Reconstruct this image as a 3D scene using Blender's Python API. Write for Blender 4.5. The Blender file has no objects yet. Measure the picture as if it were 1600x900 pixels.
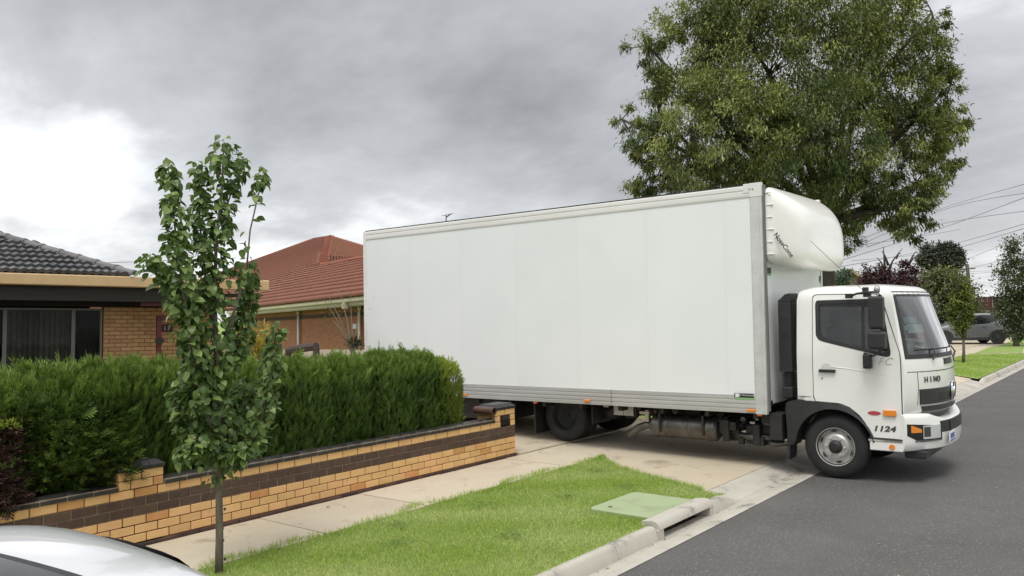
import bpy, bmesh, math, random
import numpy as np
from mathutils import Vector, Matrix
rnd = random.Random(7)
nr = np.random.default_rng(11)
scene = bpy.context.scene
col = scene.collection

# ---------------------------------------------------------------- camera
# street frame: X along the kerb, Y from the road into the properties, Z up
FPX, YAW, PITCH, ROLL = 1290.0, math.radians(37.9), math.radians(1.76), math.radians(-1.1)
CAM = np.array([0.0, 0.0, 2.2])
_f = np.array([math.cos(YAW)*math.cos(PITCH), math.sin(YAW)*math.cos(PITCH), math.sin(PITCH)])
_r0 = np.array([math.sin(YAW), -math.cos(YAW), 0.0]); _u0 = np.cross(_r0, _f)
RGT = math.cos(ROLL)*_r0 + math.sin(ROLL)*_u0
UPV = -math.sin(ROLL)*_r0 + math.cos(ROLL)*_u0
FWD = _f
cd = bpy.data.cameras.new('camera'); cam = bpy.data.objects.new('camera', cd); col.objects.link(cam)
cd.sensor_width = 36.0; cd.lens = FPX/1600*36.0; cd.clip_start = 0.05; cd.clip_end = 3000
mw = Matrix.Identity(4)
for i in range(3):
    mw[i][0] = RGT[i]; mw[i][1] = UPV[i]; mw[i][2] = -FWD[i]; mw[i][3] = CAM[i]
cam.matrix_world = mw
scene.camera = cam

# ---------------------------------------------------------------- world, sun, exposure
SUN_EL, SUN_AZ = math.radians(64), math.radians(208)     # azimuth of the sun seen from the scene, from +X towards +Y
w = bpy.data.worlds.new('World'); scene.world = w; w.use_nodes = True
nt = w.node_tree; nt.nodes.clear()
def wn(t, **k):
    n = nt.nodes.new(t)
    for a, b in k.items(): setattr(n, a, b)
    return n
wl = nt.links.new
wout = wn('ShaderNodeOutputWorld'); wmix = wn('ShaderNodeMixShader')
bg1 = wn('ShaderNodeBackground'); bg2 = wn('ShaderNodeBackground')
sky = wn('ShaderNodeTexSky'); sky.sky_type = 'NISHITA'; sky.sun_disc = False
sky.sun_elevation = SUN_EL; sky.sun_rotation = math.pi/2 - SUN_AZ
wl(sky.outputs[0], bg1.inputs[0]); bg1.inputs[1].default_value = 0.10
tc = wn('ShaderNodeTexCoord'); sep = wn('ShaderNodeSeparateXYZ'); wl(tc.outputs['Generated'], sep.inputs[0])
def wmath(op, a, b=None, clamp=False):
    n = wn('ShaderNodeMath', operation=op); n.use_clamp = clamp
    for i, v in enumerate((a, b)):
        if v is None: continue
        if isinstance(v, (int, float)): n.inputs[i].default_value = v
        else: wl(v, n.inputs[i])
    return n.outputs[0]
zc = wmath('ADD', wmath('MAXIMUM', sep.outputs[2], 0.0), 0.30)
px = wmath('DIVIDE', sep.outputs[0], zc); py = wmath('DIVIDE', sep.outputs[1], zc)
cmb = wn('ShaderNodeCombineXYZ'); wl(px, cmb.inputs[0]); wl(py, cmb.inputs[1])
mp = wn('ShaderNodeMapping'); wl(cmb.outputs[0], mp.inputs[0])
mp.inputs['Location'].default_value = (-21.6282, 27.5161, -26.1772); mp.inputs['Rotation'].default_value = (0, 0, 2.04244); mp.inputs['Scale'].default_value = (1.0, 0.75, 1)
n1 = wn('ShaderNodeTexNoise'); wl(mp.outputs[0], n1.inputs[0])
n1.inputs['Scale'].default_value = 0.85; n1.inputs['Detail'].default_value = 6; n1.inputs['Roughness'].default_value = 0.54; n1.inputs['Distortion'].default_value = 0.35
n2 = wn('ShaderNodeTexNoise'); wl(mp.outputs[0], n2.inputs[0])
n2.inputs['Scale'].default_value = 3.2; n2.inputs['Detail'].default_value = 8; n2.inputs['Roughness'].default_value = 0.58
nsum = wmath('ADD', wmath('MULTIPLY', n1.outputs[0], 0.74), wmath('MULTIPLY', n2.outputs[0], 0.26))
cr = wn('ShaderNodeValToRGB'); wl(nsum, cr.inputs[0])
e = cr.color_ramp.elements
e[0].position = 0.29; e[0].color = (0.22, 0.225, 0.233, 1)
e[1].position = 0.68; e[1].color = (0.98, 0.985, 1.0, 1)
m_ = e.new(0.47); m_.color = (0.45, 0.457, 0.47, 1)
m_ = e.new(0.555); m_.color = (0.76, 0.77, 0.785, 1)
wl(cr.outputs[0], bg2.inputs[0]); bg2.inputs[1].default_value = 1.1
wmix.inputs[0].default_value = 0.93
wl(bg1.outputs[0], wmix.inputs[1]); wl(bg2.outputs[0], wmix.inputs[2]); wl(wmix.outputs[0], wout.inputs[0])

sd = bpy.data.lights.new('sun', 'SUN'); sd.energy = 1.5; sd.angle = math.radians(22); sd.color = (1.0, 0.965, 0.91)
sun = bpy.data.objects.new('sun', sd); col.objects.link(sun)
sdir = Vector((math.cos(SUN_EL)*math.cos(SUN_AZ), math.cos(SUN_EL)*math.sin(SUN_AZ), math.sin(SUN_EL)))
sun.rotation_euler = sdir.to_track_quat('Z', 'Y').to_euler(); sun.location = (0, -10, 30)

scene.view_settings.view_transform = 'Standard'; scene.view_settings.look = 'None'
scene.view_settings.exposure = 0.48; scene.view_settings.gamma = 1.0
scene.view_settings.use_curve_mapping = False
scene.render.engine = 'CYCLES'
scene.cycles.use_denoising = True
scene.cycles.max_bounces = 8; scene.cycles.transparent_max_bounces = 12
scene.cycles.sample_clamp_indirect = 6.0

# ---------------------------------------------------------------- pixel -> place helpers (photo pixels, 1600 x 900)
def ray(x, y): return (x-800)/FPX*RGT - (y-450)/FPX*UPV + FWD
def on(axis, val, x, y):
    d = ray(x, y); return CAM + d*((val-CAM[axis])/d[axis])
def at_depth(x, y, dep): return CAM + ray(x, y)*dep

# ---------------------------------------------------------------- materials
MATS = {}
def M(name, c, rough=0.6, metal=0.0, c2=None, scale=4.0, var=0.5, bump=0.0, bscale=40.0, objrand=0.0, coat=0.0, spec=0.5, detail=5, island=0.0, stretch=None, grime=None):
    """Principled colour with a noise blend to c2, fine bump, per-object or per-island value shift."""
    if name in MATS: return MATS[name]
    m = bpy.data.materials.new(name); m.use_nodes = True; t = m.node_tree; nd = t.nodes; L = t.links.new
    b = nd['Principled BSDF']; b.inputs['Roughness'].default_value = rough; b.inputs['Metallic'].default_value = metal
    b.inputs['Specular IOR Level'].default_value = spec; b.inputs['Coat Weight'].default_value = coat
    co = nd.new('ShaderNodeTexCoord').outputs['Object']
    if stretch:
        mpn = nd.new('ShaderNodeMapping'); mpn.inputs['Scale'].default_value = stretch; L(co, mpn.inputs[0]); co = mpn.outputs[0]
    if objrand:      # shift the pattern for each object so alike pieces differ
        oi = nd.new('ShaderNodeObjectInfo'); va = nd.new('ShaderNodeVectorMath'); va.operation = 'ADD'
        vm = nd.new('ShaderNodeMath'); vm.operation = 'MULTIPLY'; vm.inputs[1].default_value = 37.0
        L(oi.outputs['Random'], vm.inputs[0]); L(co, va.inputs[0]); L(vm.outputs[0], va.inputs[1]); co = va.outputs[0]
    rgb = None
    if c2 is not None:
        nz = nd.new('ShaderNodeTexNoise'); nz.inputs['Scale'].default_value = scale; nz.inputs['Detail'].default_value = detail; nz.inputs['Roughness'].default_value = 0.6
        L(co, nz.inputs[0])
        mr = nd.new('ShaderNodeMapRange'); mr.inputs[1].default_value = 0.5-0.25*var; mr.inputs[2].default_value = 0.5+0.25*var; L(nz.outputs[0], mr.inputs[0])
        mx = nd.new('ShaderNodeMix'); mx.data_type = 'RGBA'; L(mr.outputs[0], mx.inputs[0])
        mx.inputs[6].default_value = (*c, 1); mx.inputs[7].default_value = (*c2, 1); rgb = mx.outputs[2]
    if grime:       # (colour, scale, lower threshold, upper threshold): stains with a shape of their own
        gc, gs, g0, g1 = grime
        nz = nd.new('ShaderNodeTexNoise'); nz.inputs['Scale'].default_value = gs; nz.inputs['Detail'].default_value = 6; nz.inputs['Roughness'].default_value = 0.65
        L(co, nz.inputs[0])
        mr = nd.new('ShaderNodeMapRange'); mr.inputs[1].default_value = g0; mr.inputs[2].default_value = g1; L(nz.outputs[0], mr.inputs[0])
        mx = nd.new('ShaderNodeMix'); mx.data_type = 'RGBA'; L(mr.outputs[0], mx.inputs[0])
        if rgb is not None: L(rgb, mx.inputs[6])
        else: mx.inputs[6].default_value = (*c, 1)
        mx.inputs[7].default_value = (*gc, 1); rgb = mx.outputs[2]
    if objrand or island:
        hs = nd.new('ShaderNodeHueSaturation')
        if rgb is not None: L(rgb, hs.inputs['Color'])
        else: hs.inputs['Color'].default_value = (*c, 1)
        src = nd.new('ShaderNodeObjectInfo').outputs['Random'] if objrand else nd.new('ShaderNodeNewGeometry').outputs['Random Per Island']
        a = objrand or island
        mr = nd.new('ShaderNodeMapRange'); mr.inputs[3].default_value = 1-a; mr.inputs[4].default_value = 1+a; L(src, mr.inputs[0]); L(mr.outputs[0], hs.inputs['Value'])
        mr2 = nd.new('ShaderNodeMapRange'); mr2.inputs[3].default_value = 0.5-a*0.06; mr2.inputs[4].default_value = 0.5+a*0.06
        fr = nd.new('ShaderNodeMath'); fr.operation = 'FRACT'; mm = nd.new('ShaderNodeMath'); mm.operation = 'MULTIPLY'; mm.inputs[1].default_value = 7.31
        L(src, mm.inputs[0]); L(mm.outputs[0], fr.inputs[0]); L(fr.outputs[0], mr2.inputs[0]); L(mr2.outputs[0], hs.inputs['Hue'])
        rgb = hs.outputs[0]
    if rgb is not None: L(rgb, b.inputs['Base Color'])
    else: b.inputs['Base Color'].default_value = (*c, 1)
    if bump:
        nz = nd.new('ShaderNodeTexNoise'); nz.inputs['Scale'].default_value = bscale; nz.inputs['Detail'].default_value = 4; L(co, nz.inputs[0])
        bp = nd.new('ShaderNodeBump'); bp.inputs['Strength'].default_value = bump; bp.inputs['Distance'].default_value = 0.01
        L(nz.outputs[0], bp.inputs['Height']); L(bp.outputs[0], b.inputs['Normal'])
    MATS[name] = m; return m

def leaf_mat(name, c, c2, trans=0.35, rough=0.5, island=0.28):
    """Leaf: colour blends c..c2 by the mesh attribute 'tint', varies per leaf, lets light through."""
    if name in MATS: return MATS[name]
    m = bpy.data.materials.new(name); m.use_nodes = True; t = m.node_tree; nd = t.nodes; L = t.links.new
    b = nd['Principled BSDF']; b.inputs['Roughness'].default_value = rough; b.inputs['Specular IOR Level'].default_value = 0.35
    at = nd.new('ShaderNodeAttribute'); at.attribute_name = 'tint'
    g = nd.new('ShaderNodeNewGeometry'); oi = nd.new('ShaderNodeObjectInfo')
    mx = nd.new('ShaderNodeMix'); mx.data_type = 'RGBA'; L(at.outputs['Fac'], mx.inputs[0]); mx.inputs[6].default_value = (*c, 1); mx.inputs[7].default_value = (*c2, 1)
    ad = nd.new('ShaderNodeMath'); ad.operation = 'ADD'; L(g.outputs['Random Per Island'], ad.inputs[0]); L(oi.outputs['Random'], ad.inputs[1])
    fr = nd.new('ShaderNodeMath'); fr.operation = 'FRACT'; L(ad.outputs[0], fr.inputs[0])
    mr = nd.new('ShaderNodeMapRange'); mr.inputs[3].default_value = 1-island; mr.inputs[4].default_value = 1+island; L(fr.outputs[0], mr.inputs[0])
    hs = nd.new('ShaderNodeHueSaturation'); L(mx.outputs[2], hs.inputs['Color']); L(mr.outputs[0], hs.inputs['Value']); L(hs.outputs[0], b.inputs['Base Color'])
    tr = nd.new('ShaderNodeBsdfTranslucent'); L(hs.outputs[0], tr.inputs[0])
    ms = nd.new('ShaderNodeMixShader'); ms.inputs[0].default_value = trans; L(b.outputs[0], ms.inputs[1]); L(tr.outputs[0], ms.inputs[2])
    L(ms.outputs[0], nd['Material Output'].inputs[0]); MATS[name] = m; return m

def glass_mat(name, tint=(0.55, 0.6, 0.6), refl=1.0, rough=0.02):
    """Thin pane: tinted see-through plus a Fresnel mirror reflection."""
    if name in MATS: return MATS[name]
    m = bpy.data.materials.new(name); m.use_nodes = True; t = m.node_tree; nd = t.nodes; L = t.links.new
    nd.remove(nd['Principled BSDF'])
    tr = nd.new('ShaderNodeBsdfTransparent'); tr.inputs[0].default_value = (*tint, 1)
    gl = nd.new('ShaderNodeBsdfGlossy'); gl.inputs['Roughness'].default_value = rough
    fr = nd.new('ShaderNodeFresnel'); fr.inputs[0].default_value = 1.52
    mu = nd.new('ShaderNodeMath'); mu.operation = 'MULTIPLY'; mu.inputs[1].default_value = refl; mu.use_clamp = True; L(fr.outputs[0], mu.inputs[0])
    ms = nd.new('ShaderNodeMixShader'); L(mu.outputs[0], ms.inputs[0]); L(tr.outputs[0], ms.inputs[1]); L(gl.outputs[0], ms.inputs[2])
    L(ms.outputs[0], nd['Material Output'].inputs[0]); MATS[name] = m; return m

# ---------------------------------------------------------------- mesh helpers
class MB:
    def __init__(s): s.v = []; s.f = []
    def add(s, vs, fs):
        o = len(s.v); s.v += [tuple(map(float, p)) for p in vs]; s.f += [tuple(i+o for i in f) for f in fs]; return s
    def box(s, x0, x1, y0, y1, z0, z1):
        return s.add([(x0,y0,z0),(x1,y0,z0),(x1,y1,z0),(x0,y1,z0),(x0,y0,z1),(x1,y0,z1),(x1,y1,z1),(x0,y1,z1)],
                     [(0,3,2,1),(4,5,6,7),(0,1,5,4),(1,2,6,5),(2,3,7,6),(3,0,4,7)])
    def prism(s, poly, axis, a, b):
        """poly: 2-D points in the two other axes (in x,y,z order); extruded along axis from a to b."""
        def P(p, t):
            q = list(p); q.insert(axis, t); return q
        n = len(poly)
        return s.add([P(p, a) for p in poly]+[P(p, b) for p in poly],
                     [tuple(range(n))[::-1], tuple(range(n, 2*n))]+[(i, (i+1) % n, n+(i+1) % n, n+i) for i in range(n)])
    def loft(s, rings, caps=True, closed=True):
        n = len(rings[0]); vs = [p for r in rings for p in r]; fs = []
        for k in range(len(rings)-1):
            for i in range(n if closed else n-1):
                j = (i+1) % n; fs.append((k*n+i, k*n+j, (k+1)*n+j, (k+1)*n+i))
        if caps: fs += [tuple(range(n))[::-1], tuple(range((len(rings)-1)*n, len(rings)*n))]
        return s.add(vs, fs)
    def tube(s, path, r, n=8, caps=True):
        path = [Vector(p) for p in path]
        if not hasattr(r, '__len__'): r = [r]*len(path)
        rings = []; up = Vector((0.13, 0.27, 0.95)).normalized()
        for i, p in enumerate(path):
            d = (path[min(i+1, len(path)-1)]-path[max(i-1, 0)]).normalized()
            if abs(d.dot(up)) > 0.95: up = Vector((0.9, 0.3, 0.1)).normalized()
            a = d.cross(up).normalized(); b = d.cross(a)
            rings.append([p+(a*math.cos(2*math.pi*k/n)+b*math.sin(2*math.pi*k/n))*r[i] for k in range(n)])
        return s.loft(rings, caps)
    def lathe(s, prof, c, axis=0, n=24, caps=False):
        """prof: (offset along axis, radius) list, around the axis through c."""
        rings = []
        for a, r in prof:
            ring = []
            for k in range(n):
                t = 2*math.pi*k/n; q = [r*math.cos(t), r*math.sin(t)]; q.insert(axis, a); ring.append((c[0]+q[0], c[1]+q[1], c[2]+q[2]))
            rings.append(ring)
        return s.loft(rings, caps)
    def build(s, name, mat, parent=None, world=True, smooth=False, bevel=0.0, seg=2, sub=0):
        me = bpy.data.meshes.new(name); v = s.v
        if parent is not None and world:
            L = parent.matrix_basis.translation
            if parent.parent is not None: L = L+parent.parent.matrix_basis.translation
            v = [(p[0]-L[0], p[1]-L[1], p[2]-L[2]) for p in v]
        me.from_pydata(v, [], s.f); me.update()
        bm = bmesh.new(); bm.from_mesh(me); bmesh.ops.recalc_face_normals(bm, faces=bm.faces); bm.to_mesh(me); bm.free()
        return obj(name, me, mat, parent, smooth, bevel, seg, sub)
def obj(name, me, mat, parent=None, smooth=False, bevel=0.0, seg=2, sub=0):
    o = bpy.data.objects.new(name, me); col.objects.link(o)
    if mat is not None and not me.materials: me.materials.append(mat)
    if parent is not None: o.parent = parent
    if smooth or bevel or sub: me.shade_smooth()
    if bevel:
        md = o.modifiers.new('bevel', 'BEVEL'); md.width = bevel; md.segments = seg; md.limit_method = 'ANGLE'; md.angle_limit = math.radians(35)
        try: md.harden_normals = True
        except Exception: pass
    if sub:
        md = o.modifiers.new('sub', 'SUBSURF'); md.levels = sub; md.render_levels = sub
    return o
def flat_edges(o, ang=35):
    o.data.set_sharp_from_angle(angle=math.radians(ang)); return o
def thing(name, label, cat, loc=(0, 0, 0), group=None, rot=None):
    o = bpy.data.objects.new(name, None); col.objects.link(o); o.empty_display_size = 0.2
    o.location = loc; o['label'] = label; o['category'] = cat
    if group: o['group'] = group
    if rot is not None: o.rotation_euler = rot
    o.matrix_basis  # location is read back by build()
    return o
def tag(o, label, cat, group=None):
    o['label'] = label; o['category'] = cat
    if group: o['group'] = group
    return o
def struct(o, kind='structure', label=None):
    o['kind'] = kind
    if label: o['label'] = label
    return o
def np_mesh(name, V, Fq, tint=None):
    """V (n,3), faces (m,3 or 4) -> mesh, fast."""
    me = bpy.data.meshes.new(name); V = np.asarray(V, np.float32); Fq = np.asarray(Fq, np.int32); k = Fq.shape[1]
    me.vertices.add(len(V)); me.vertices.foreach_set('co', V.ravel())
    me.loops.add(Fq.size); me.loops.foreach_set('vertex_index', Fq.ravel())
    me.polygons.add(len(Fq)); me.polygons.foreach_set('loop_start', np.arange(0, Fq.size, k, dtype=np.int32))
    if tint is not None:
        a = me.attributes.new('tint', 'FLOAT', 'POINT'); a.data.foreach_set('value', np.asarray(tint, np.float32))
    me.update(calc_edges=True); return me
def rot_frames(d, roll):
    """unit directions d (n,3) and roll angles -> per-item axes (x, y=d, z)"""
    d = d/np.linalg.norm(d, axis=1, keepdims=True)
    ref = np.where(np.abs(d[:, 2:3]) > 0.92, np.array([[1.0, 0, 0]]), np.array([[0, 0, 1.0]]))
    x = np.cross(d, ref); x /= np.linalg.norm(x, axis=1, keepdims=True); z = np.cross(x, d)
    c, s_ = np.cos(roll)[:, None], np.sin(roll)[:, None]
    return c*x+s_*z, d, -s_*x+c*z
def scatter(tv, tf, pos, d, roll, size, tint=None, width=None):
    """copies of a template (tv verts along +y, tf faces) at pos, pointing along d -> V, F, tint per vertex"""
    tv = np.asarray(tv, float); tf = np.asarray(tf, int); n = len(pos)
    X, Yd, Z = rot_frames(np.asarray(d, float), np.asarray(roll, float)); size = np.broadcast_to(np.asarray(size, float), (n,)); wd = size if width is None else np.broadcast_to(width, (n,))
    V = pos[:, None, :] + (tv[None, :, 0:1]*wd[:, None, None])*X[:, None, :] + (tv[None, :, 1:2]*size[:, None, None])*Yd[:, None, :] + (tv[None, :, 2:3]*wd[:, None, None])*Z[:, None, :]
    F = tf[None]+(np.arange(n)*len(tv))[:, None, None]
    T = None if tint is None else np.repeat(np.asarray(tint), len(tv))
    return V.reshape(-1, 3), F.reshape(-1, tf.shape[1]), T
def text_mesh(txt, size, extrude=0.002, shear=0.0, bold=0.0, spacing=1.0):
    cu = bpy.data.curves.new('lettering', 'FONT'); cu.body = txt; cu.size = size; cu.extrude = extrude; cu.shear = shear; cu.offset = bold; cu.space_character = spacing
    cu.align_x = 'CENTER'; cu.align_y = 'CENTER'; cu.resolution_u = 3
    o = bpy.data.objects.new('lettering', cu); col.objects.link(o)
    bpy.context.view_layer.update()
    me = bpy.data.meshes.new_from_object(o.evaluated_get(bpy.context.evaluated_depsgraph_get()))
    bpy.data.objects.remove(o); bpy.data.curves.remove(cu); return me
def put_text(name, txt, size, origin, xdir, ydir, mat, parent, xs=1.0, **k):
    """lettering laid on a surface: xdir reading direction, ydir letter-up, world coordinates"""
    me = text_mesh(txt, size, **k); me.transform(Matrix.Diagonal((xs, 1, 1, 1))); x = Vector(xdir).normalized(); y = Vector(ydir); y = (y-x*y.dot(x)).normalized(); z = x.cross(y)
    Mx = Matrix((x, y, z)).transposed().to_4x4(); Mx.translation = Vector(origin)-parent.matrix_basis.translation
    me.transform(Mx); return obj(name, me, mat, parent)
# ================================================================ ground, road, kerb, paths
ZV = 0.08
asphalt = M('asphalt', (0.077, 0.073, 0.069), 0.9, c2=(0.112, 0.106, 0.100), scale=0.9, var=1.0, bump=1.0, bscale=75, grime=((0.20, 0.195, 0.185), 48, 0.55, 0.66))
concrete_k = M('kerb_concrete', (0.50, 0.47, 0.405), 0.9, c2=(0.37, 0.345, 0.295), scale=2.2, var=1.2, bump=0.35, bscale=90, grime=((0.16, 0.15, 0.135), 2.2, 0.55, 0.70))
concrete_p = M('path_concrete', (0.54, 0.47, 0.36), 0.92, c2=(0.46, 0.395, 0.295), scale=1.5, var=1.3, bump=0.3, bscale=120, objrand=0.05, grime=((0.28, 0.23, 0.165), 2.6, 0.58, 0.74))
concrete_d = M('drive_concrete', (0.51, 0.44, 0.33), 0.92, c2=(0.43, 0.36, 0.26), scale=1.1, var=1.3, bump=0.3, bscale=120, objrand=0.04, grime=((0.20, 0.16, 0.115), 1.6, 0.56, 0.74))
joint_m = M('joint_dirt', (0.56, 0.49, 0.38), 1.0, c2=(0.44, 0.37, 0.27), scale=9)
soil = M('soil', (0.15, 0.20, 0.045), 1.0, c2=(0.22, 0.24, 0.075), scale=6, bump=0.6, bscale=60)
lawn_far = M('lawn', (0.19, 0.29, 0.055), 1.0, c2=(0.26, 0.335, 0.09), scale=3, var=1.2, bump=0.8, bscale=70)
mulch = M('garden_soil', (0.07, 0.05, 0.035), 1.0, c2=(0.12, 0.09, 0.06), scale=14, bump=0.8, bscale=40)

def sheet(name, pts, mat, parent=None, kind='structure'):
    m = MB(); m.add(pts, [tuple(range(len(pts)))]); o = m.build(name, mat, parent)
    if kind and parent is None: struct(o, kind)
    return o
g = MB(); g.add([(-300, -300, -0.09), (900, -300, -0.09), (900, 600, -0.09), (-300, 600, -0.09)], [(0, 1, 2, 3)])
struct(g.build('ground', lawn_far))
# road surface, gently crowned
g = MB(); xs = [-80, -20, 0, 10, 20, 30, 40, 60, 90, 140, 240]; ysr = [(-4.6, 0.0), (-2.5, 0.035), (-0.5, 0.05), (1.5, 0.035), (3.62, 0.0)]
g.loft([[(x, y, z) for y, z in ysr] for x in xs], caps=False, closed=False)
road = struct(g.build('road', asphalt, smooth=True))

# gutter pan (Y 3.62..3.87) and kerb blocks; laybacks where driveways cross
def strip(name, xs, prof, mat, parent=None, smooth=False):
    m = MB(); m.loft([[(x, y, z) for y, z in prof] for x in xs], caps=False, closed=False); return m.build(name, mat, parent, smooth=smooth)
gut = strip('gutter', [-80, 0, 9, 14, 20, 30, 40, 60, 100, 240], [(3.60, 0.006), (3.66, 0.006), (3.86, -0.032), (3.90, -0.03), (3.98, -0.03)], concrete_k)
struct(gut, label='pale concrete gutter between the road and the kerb')
kerb = bpy.data.objects.new('kerb', None); col.objects.link(kerb); struct(kerb, label='concrete kerb along the road edge')
KP = [(3.865, -0.05), (3.872, 0.0), (3.900, 0.076), (3.915, 0.095), (3.938, 0.103), (3.995, 0.098), (4.005, 0.086), (4.005, -0.05)]
def kerb_block(x0, x1, prof=KP, s0=1.0, s1=1.0):
    m = MB()
    def ring(x, s): return [(x, y, -0.05+(z+0.05)*s) for y, z in prof]
    rings = [ring(x0, s0)]
    if s0 != s1:
        for t in (0.25, 0.5, 0.75): rings.append(ring(x0+(x1-x0)*t, s0+(s1-s0)*(3*t*t-2*t**3)))
    rings.append(ring(x1, s1)); m.loft(rings); o = m.build('kerb_block', concrete_k, kerb); return flat_edges(o, 50)
kerb_block(-80, 1.2)
for a in (1.2, 2.95, 4.7): kerb_block(a+0.004, a+1.75-0.004)
kerb_block(6.454, 7.20)
LP = [(3.868, 0.066), (3.872, 0.085), (3.895, 0.122), (3.92, 0.136), (3.96, 0.141), (4.075, 0.126), (4.08, 0.066)]      # lintel over the drain mouth
kerb_block(7.24, 8.46, LP)
kerb_block(7.204, 7.32, [(3.868, -0.05), (3.872, 0.066), (4.08, 0.066), (4.08, -0.05)]); kerb_block(8.38, 8.458, [(3.868, -0.05), (3.872, 0.066), (4.08, 0.066), (4.08, -0.05)])
kerb_block(8.464, 8.80); kerb_block(8.804, 9.24, KP, 1.0, 0.25)
kerb_block(14.4, 14.9, KP, 0.2, 1.0); kerb_block(14.904, 20.0); kerb_block(20.004, 20.6, KP, 1.0, 0.2)
kerb_block(26.2, 26.9, KP, 0.2, 1.0)
for a in (26.9, 29.3, 31.7, 34.1, 36.5): kerb_block(a+0.006, a+2.394)
kerb_block(38.9, 39.5, KP, 1.0, 0.2); kerb_block(44.5, 45.1, KP, 0.2, 1.0); kerb_block(45.104, 240)
pit_in = M('drain_inside', (0.045, 0.037, 0.028), 1.0, c2=(0.09, 0.07, 0.045), scale=12)
m = MB(); m.box(7.3, 8.4, 3.99, 4.6, -0.082, -0.06); m.box(7.3, 8.4, 4.55, 4.6, -0.06, 0.044)
drain = m.build('drain_mouth', pit_in); tag(drain, 'dark stormwater drain mouth under the kerb beside the driveway', 'drain')
m = MB()
for k in range(26):
    x = rnd.uniform(7.55, 8.25); y = rnd.uniform(3.99, 4.2); a = rnd.uniform(0, 3.1); l = rnd.uniform(0.015, 0.045)
    m.box(x-l*abs(math.cos(a)), x+l*abs(math.cos(a)), y-0.012, y+0.012, -0.055, -0.045+rnd.uniform(0, 0.02))
o = m.build('debris', M('leaf_litter', (0.17, 0.12, 0.07), 1.0, c2=(0.08, 0.06, 0.04), scale=30), drain); o['kind'] = 'stuff'

# concrete driveways: laybacks, aprons, inner drives
drive = bpy.data.objects.new('driveway', None); col.objects.link(drive); struct(drive, label='tan concrete driveway under the truck')
def slab(name, poly, mat, parent, th=0.05):
    """poly: list of (x, y, z_top), extruded down"""
    n = len(poly); m = MB(); m.add([(x, y, z-th) for x, y, z in poly]+list(poly), [tuple(range(n))[::-1], tuple(range(n, 2*n))]+[(i, (i+1) % n, n+(i+1) % n, n+i) for i in range(n)])
    return m.build(name, mat, parent)
def layback(x0, x1, par): slab('layback', [(x0, 3.905, -0.026), (x1, 3.905, -0.026), (x1, 4.26, 0.055), (x0, 4.26, 0.055)], concrete_k, par, 0.04)
for a, b in ((9.1, 11.7), (11.708, 14.5)): layback(a, b, drive)
yf, yp, yw = 6.46, 7.56, 7.56
def apron_z(y): return 0.056+(y-4.27)*(ZV+0.004-0.056)/(yf-4.27)
edge = [(9.05, 4.27), (9.18, 4.55), (9.42, 5.1), (9.78, 5.85), (10.12, 6.28), (10.36, yf)]
slab('slab', [(x, y, apron_z(y)) for x, y in edge]+[(12.1, yf, apron_z(yf)), (12.1, 4.27, apron_z(4.27))], concrete_d, drive)
slab('slab', [(12.108, 4.27, apron_z(4.27)), (14.5, 4.27, apron_z(4.27)), (14.2, yf, apron_z(yf)), (12.108, yf, apron_z(yf))], concrete_d, drive)
for k, (a, b) in enumerate(((9.86, 12.0), (12.008, 14.3))):
    zz = lambda y: ZV+0.01+(max(0, y-7.3))*0.045
    for c0, c1 in ((7.57, 10.4), (10.408, 13.4), (13.408, 17.0)):
        slab('slab', [(a, c0, zz(c0)), (b, c0, zz(c0)), (b, c1, zz(c1)), (a, c1, zz(c1))], concrete_d, drive, 0.12)
# footpath slabs
path = bpy.data.objects.new('footpath', None); col.objects.link(path); struct(path, label='concrete footpath in front of the brick wall')
js = [-12.0, -9.2, -6.4, -3.6, -2.2, -0.8, 0.7, 2.15, 3.75, 5.28, 6.68, 8.06, 9.47, 11.0, 12.5, 14.3, 17, 20, 23, 26, 28]
for a, b in zip(js[:-1], js[1:]):
    z = ZV+rnd.uniform(0.002, 0.009); slab('paving_slab', [(a+0.005, yf, z), (b-0.005, yf, z+rnd.uniform(-.003, .003)), (b-0.005, yp, z), (a+0.005, yp, z)], concrete_p, path)
sheet('path_bedding', [(-80, 6.3, 0.066), (60, 6.3, 0.066), (60, 7.6, 0.066), (-80, 7.6, 0.066)], joint_m)
# verge soil sheets (grass blades grow on the near one)
def verge(name, pts, z, mat): return sheet(name, [(x, y, z) for x, y in pts], mat)
verge('verge', [(-60, 3.99), (8.9, 3.99)]+[(x+0.02, y) for x, y in edge]+[(10.36, 6.5), (-60, 6.5)], ZV-0.004, soil)
verge('verge', [(14.5, 4.08), (20.4, 4.08), (20.4, 6.46), (14.3, 6.46)], ZV-0.004, lawn_far)
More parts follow.
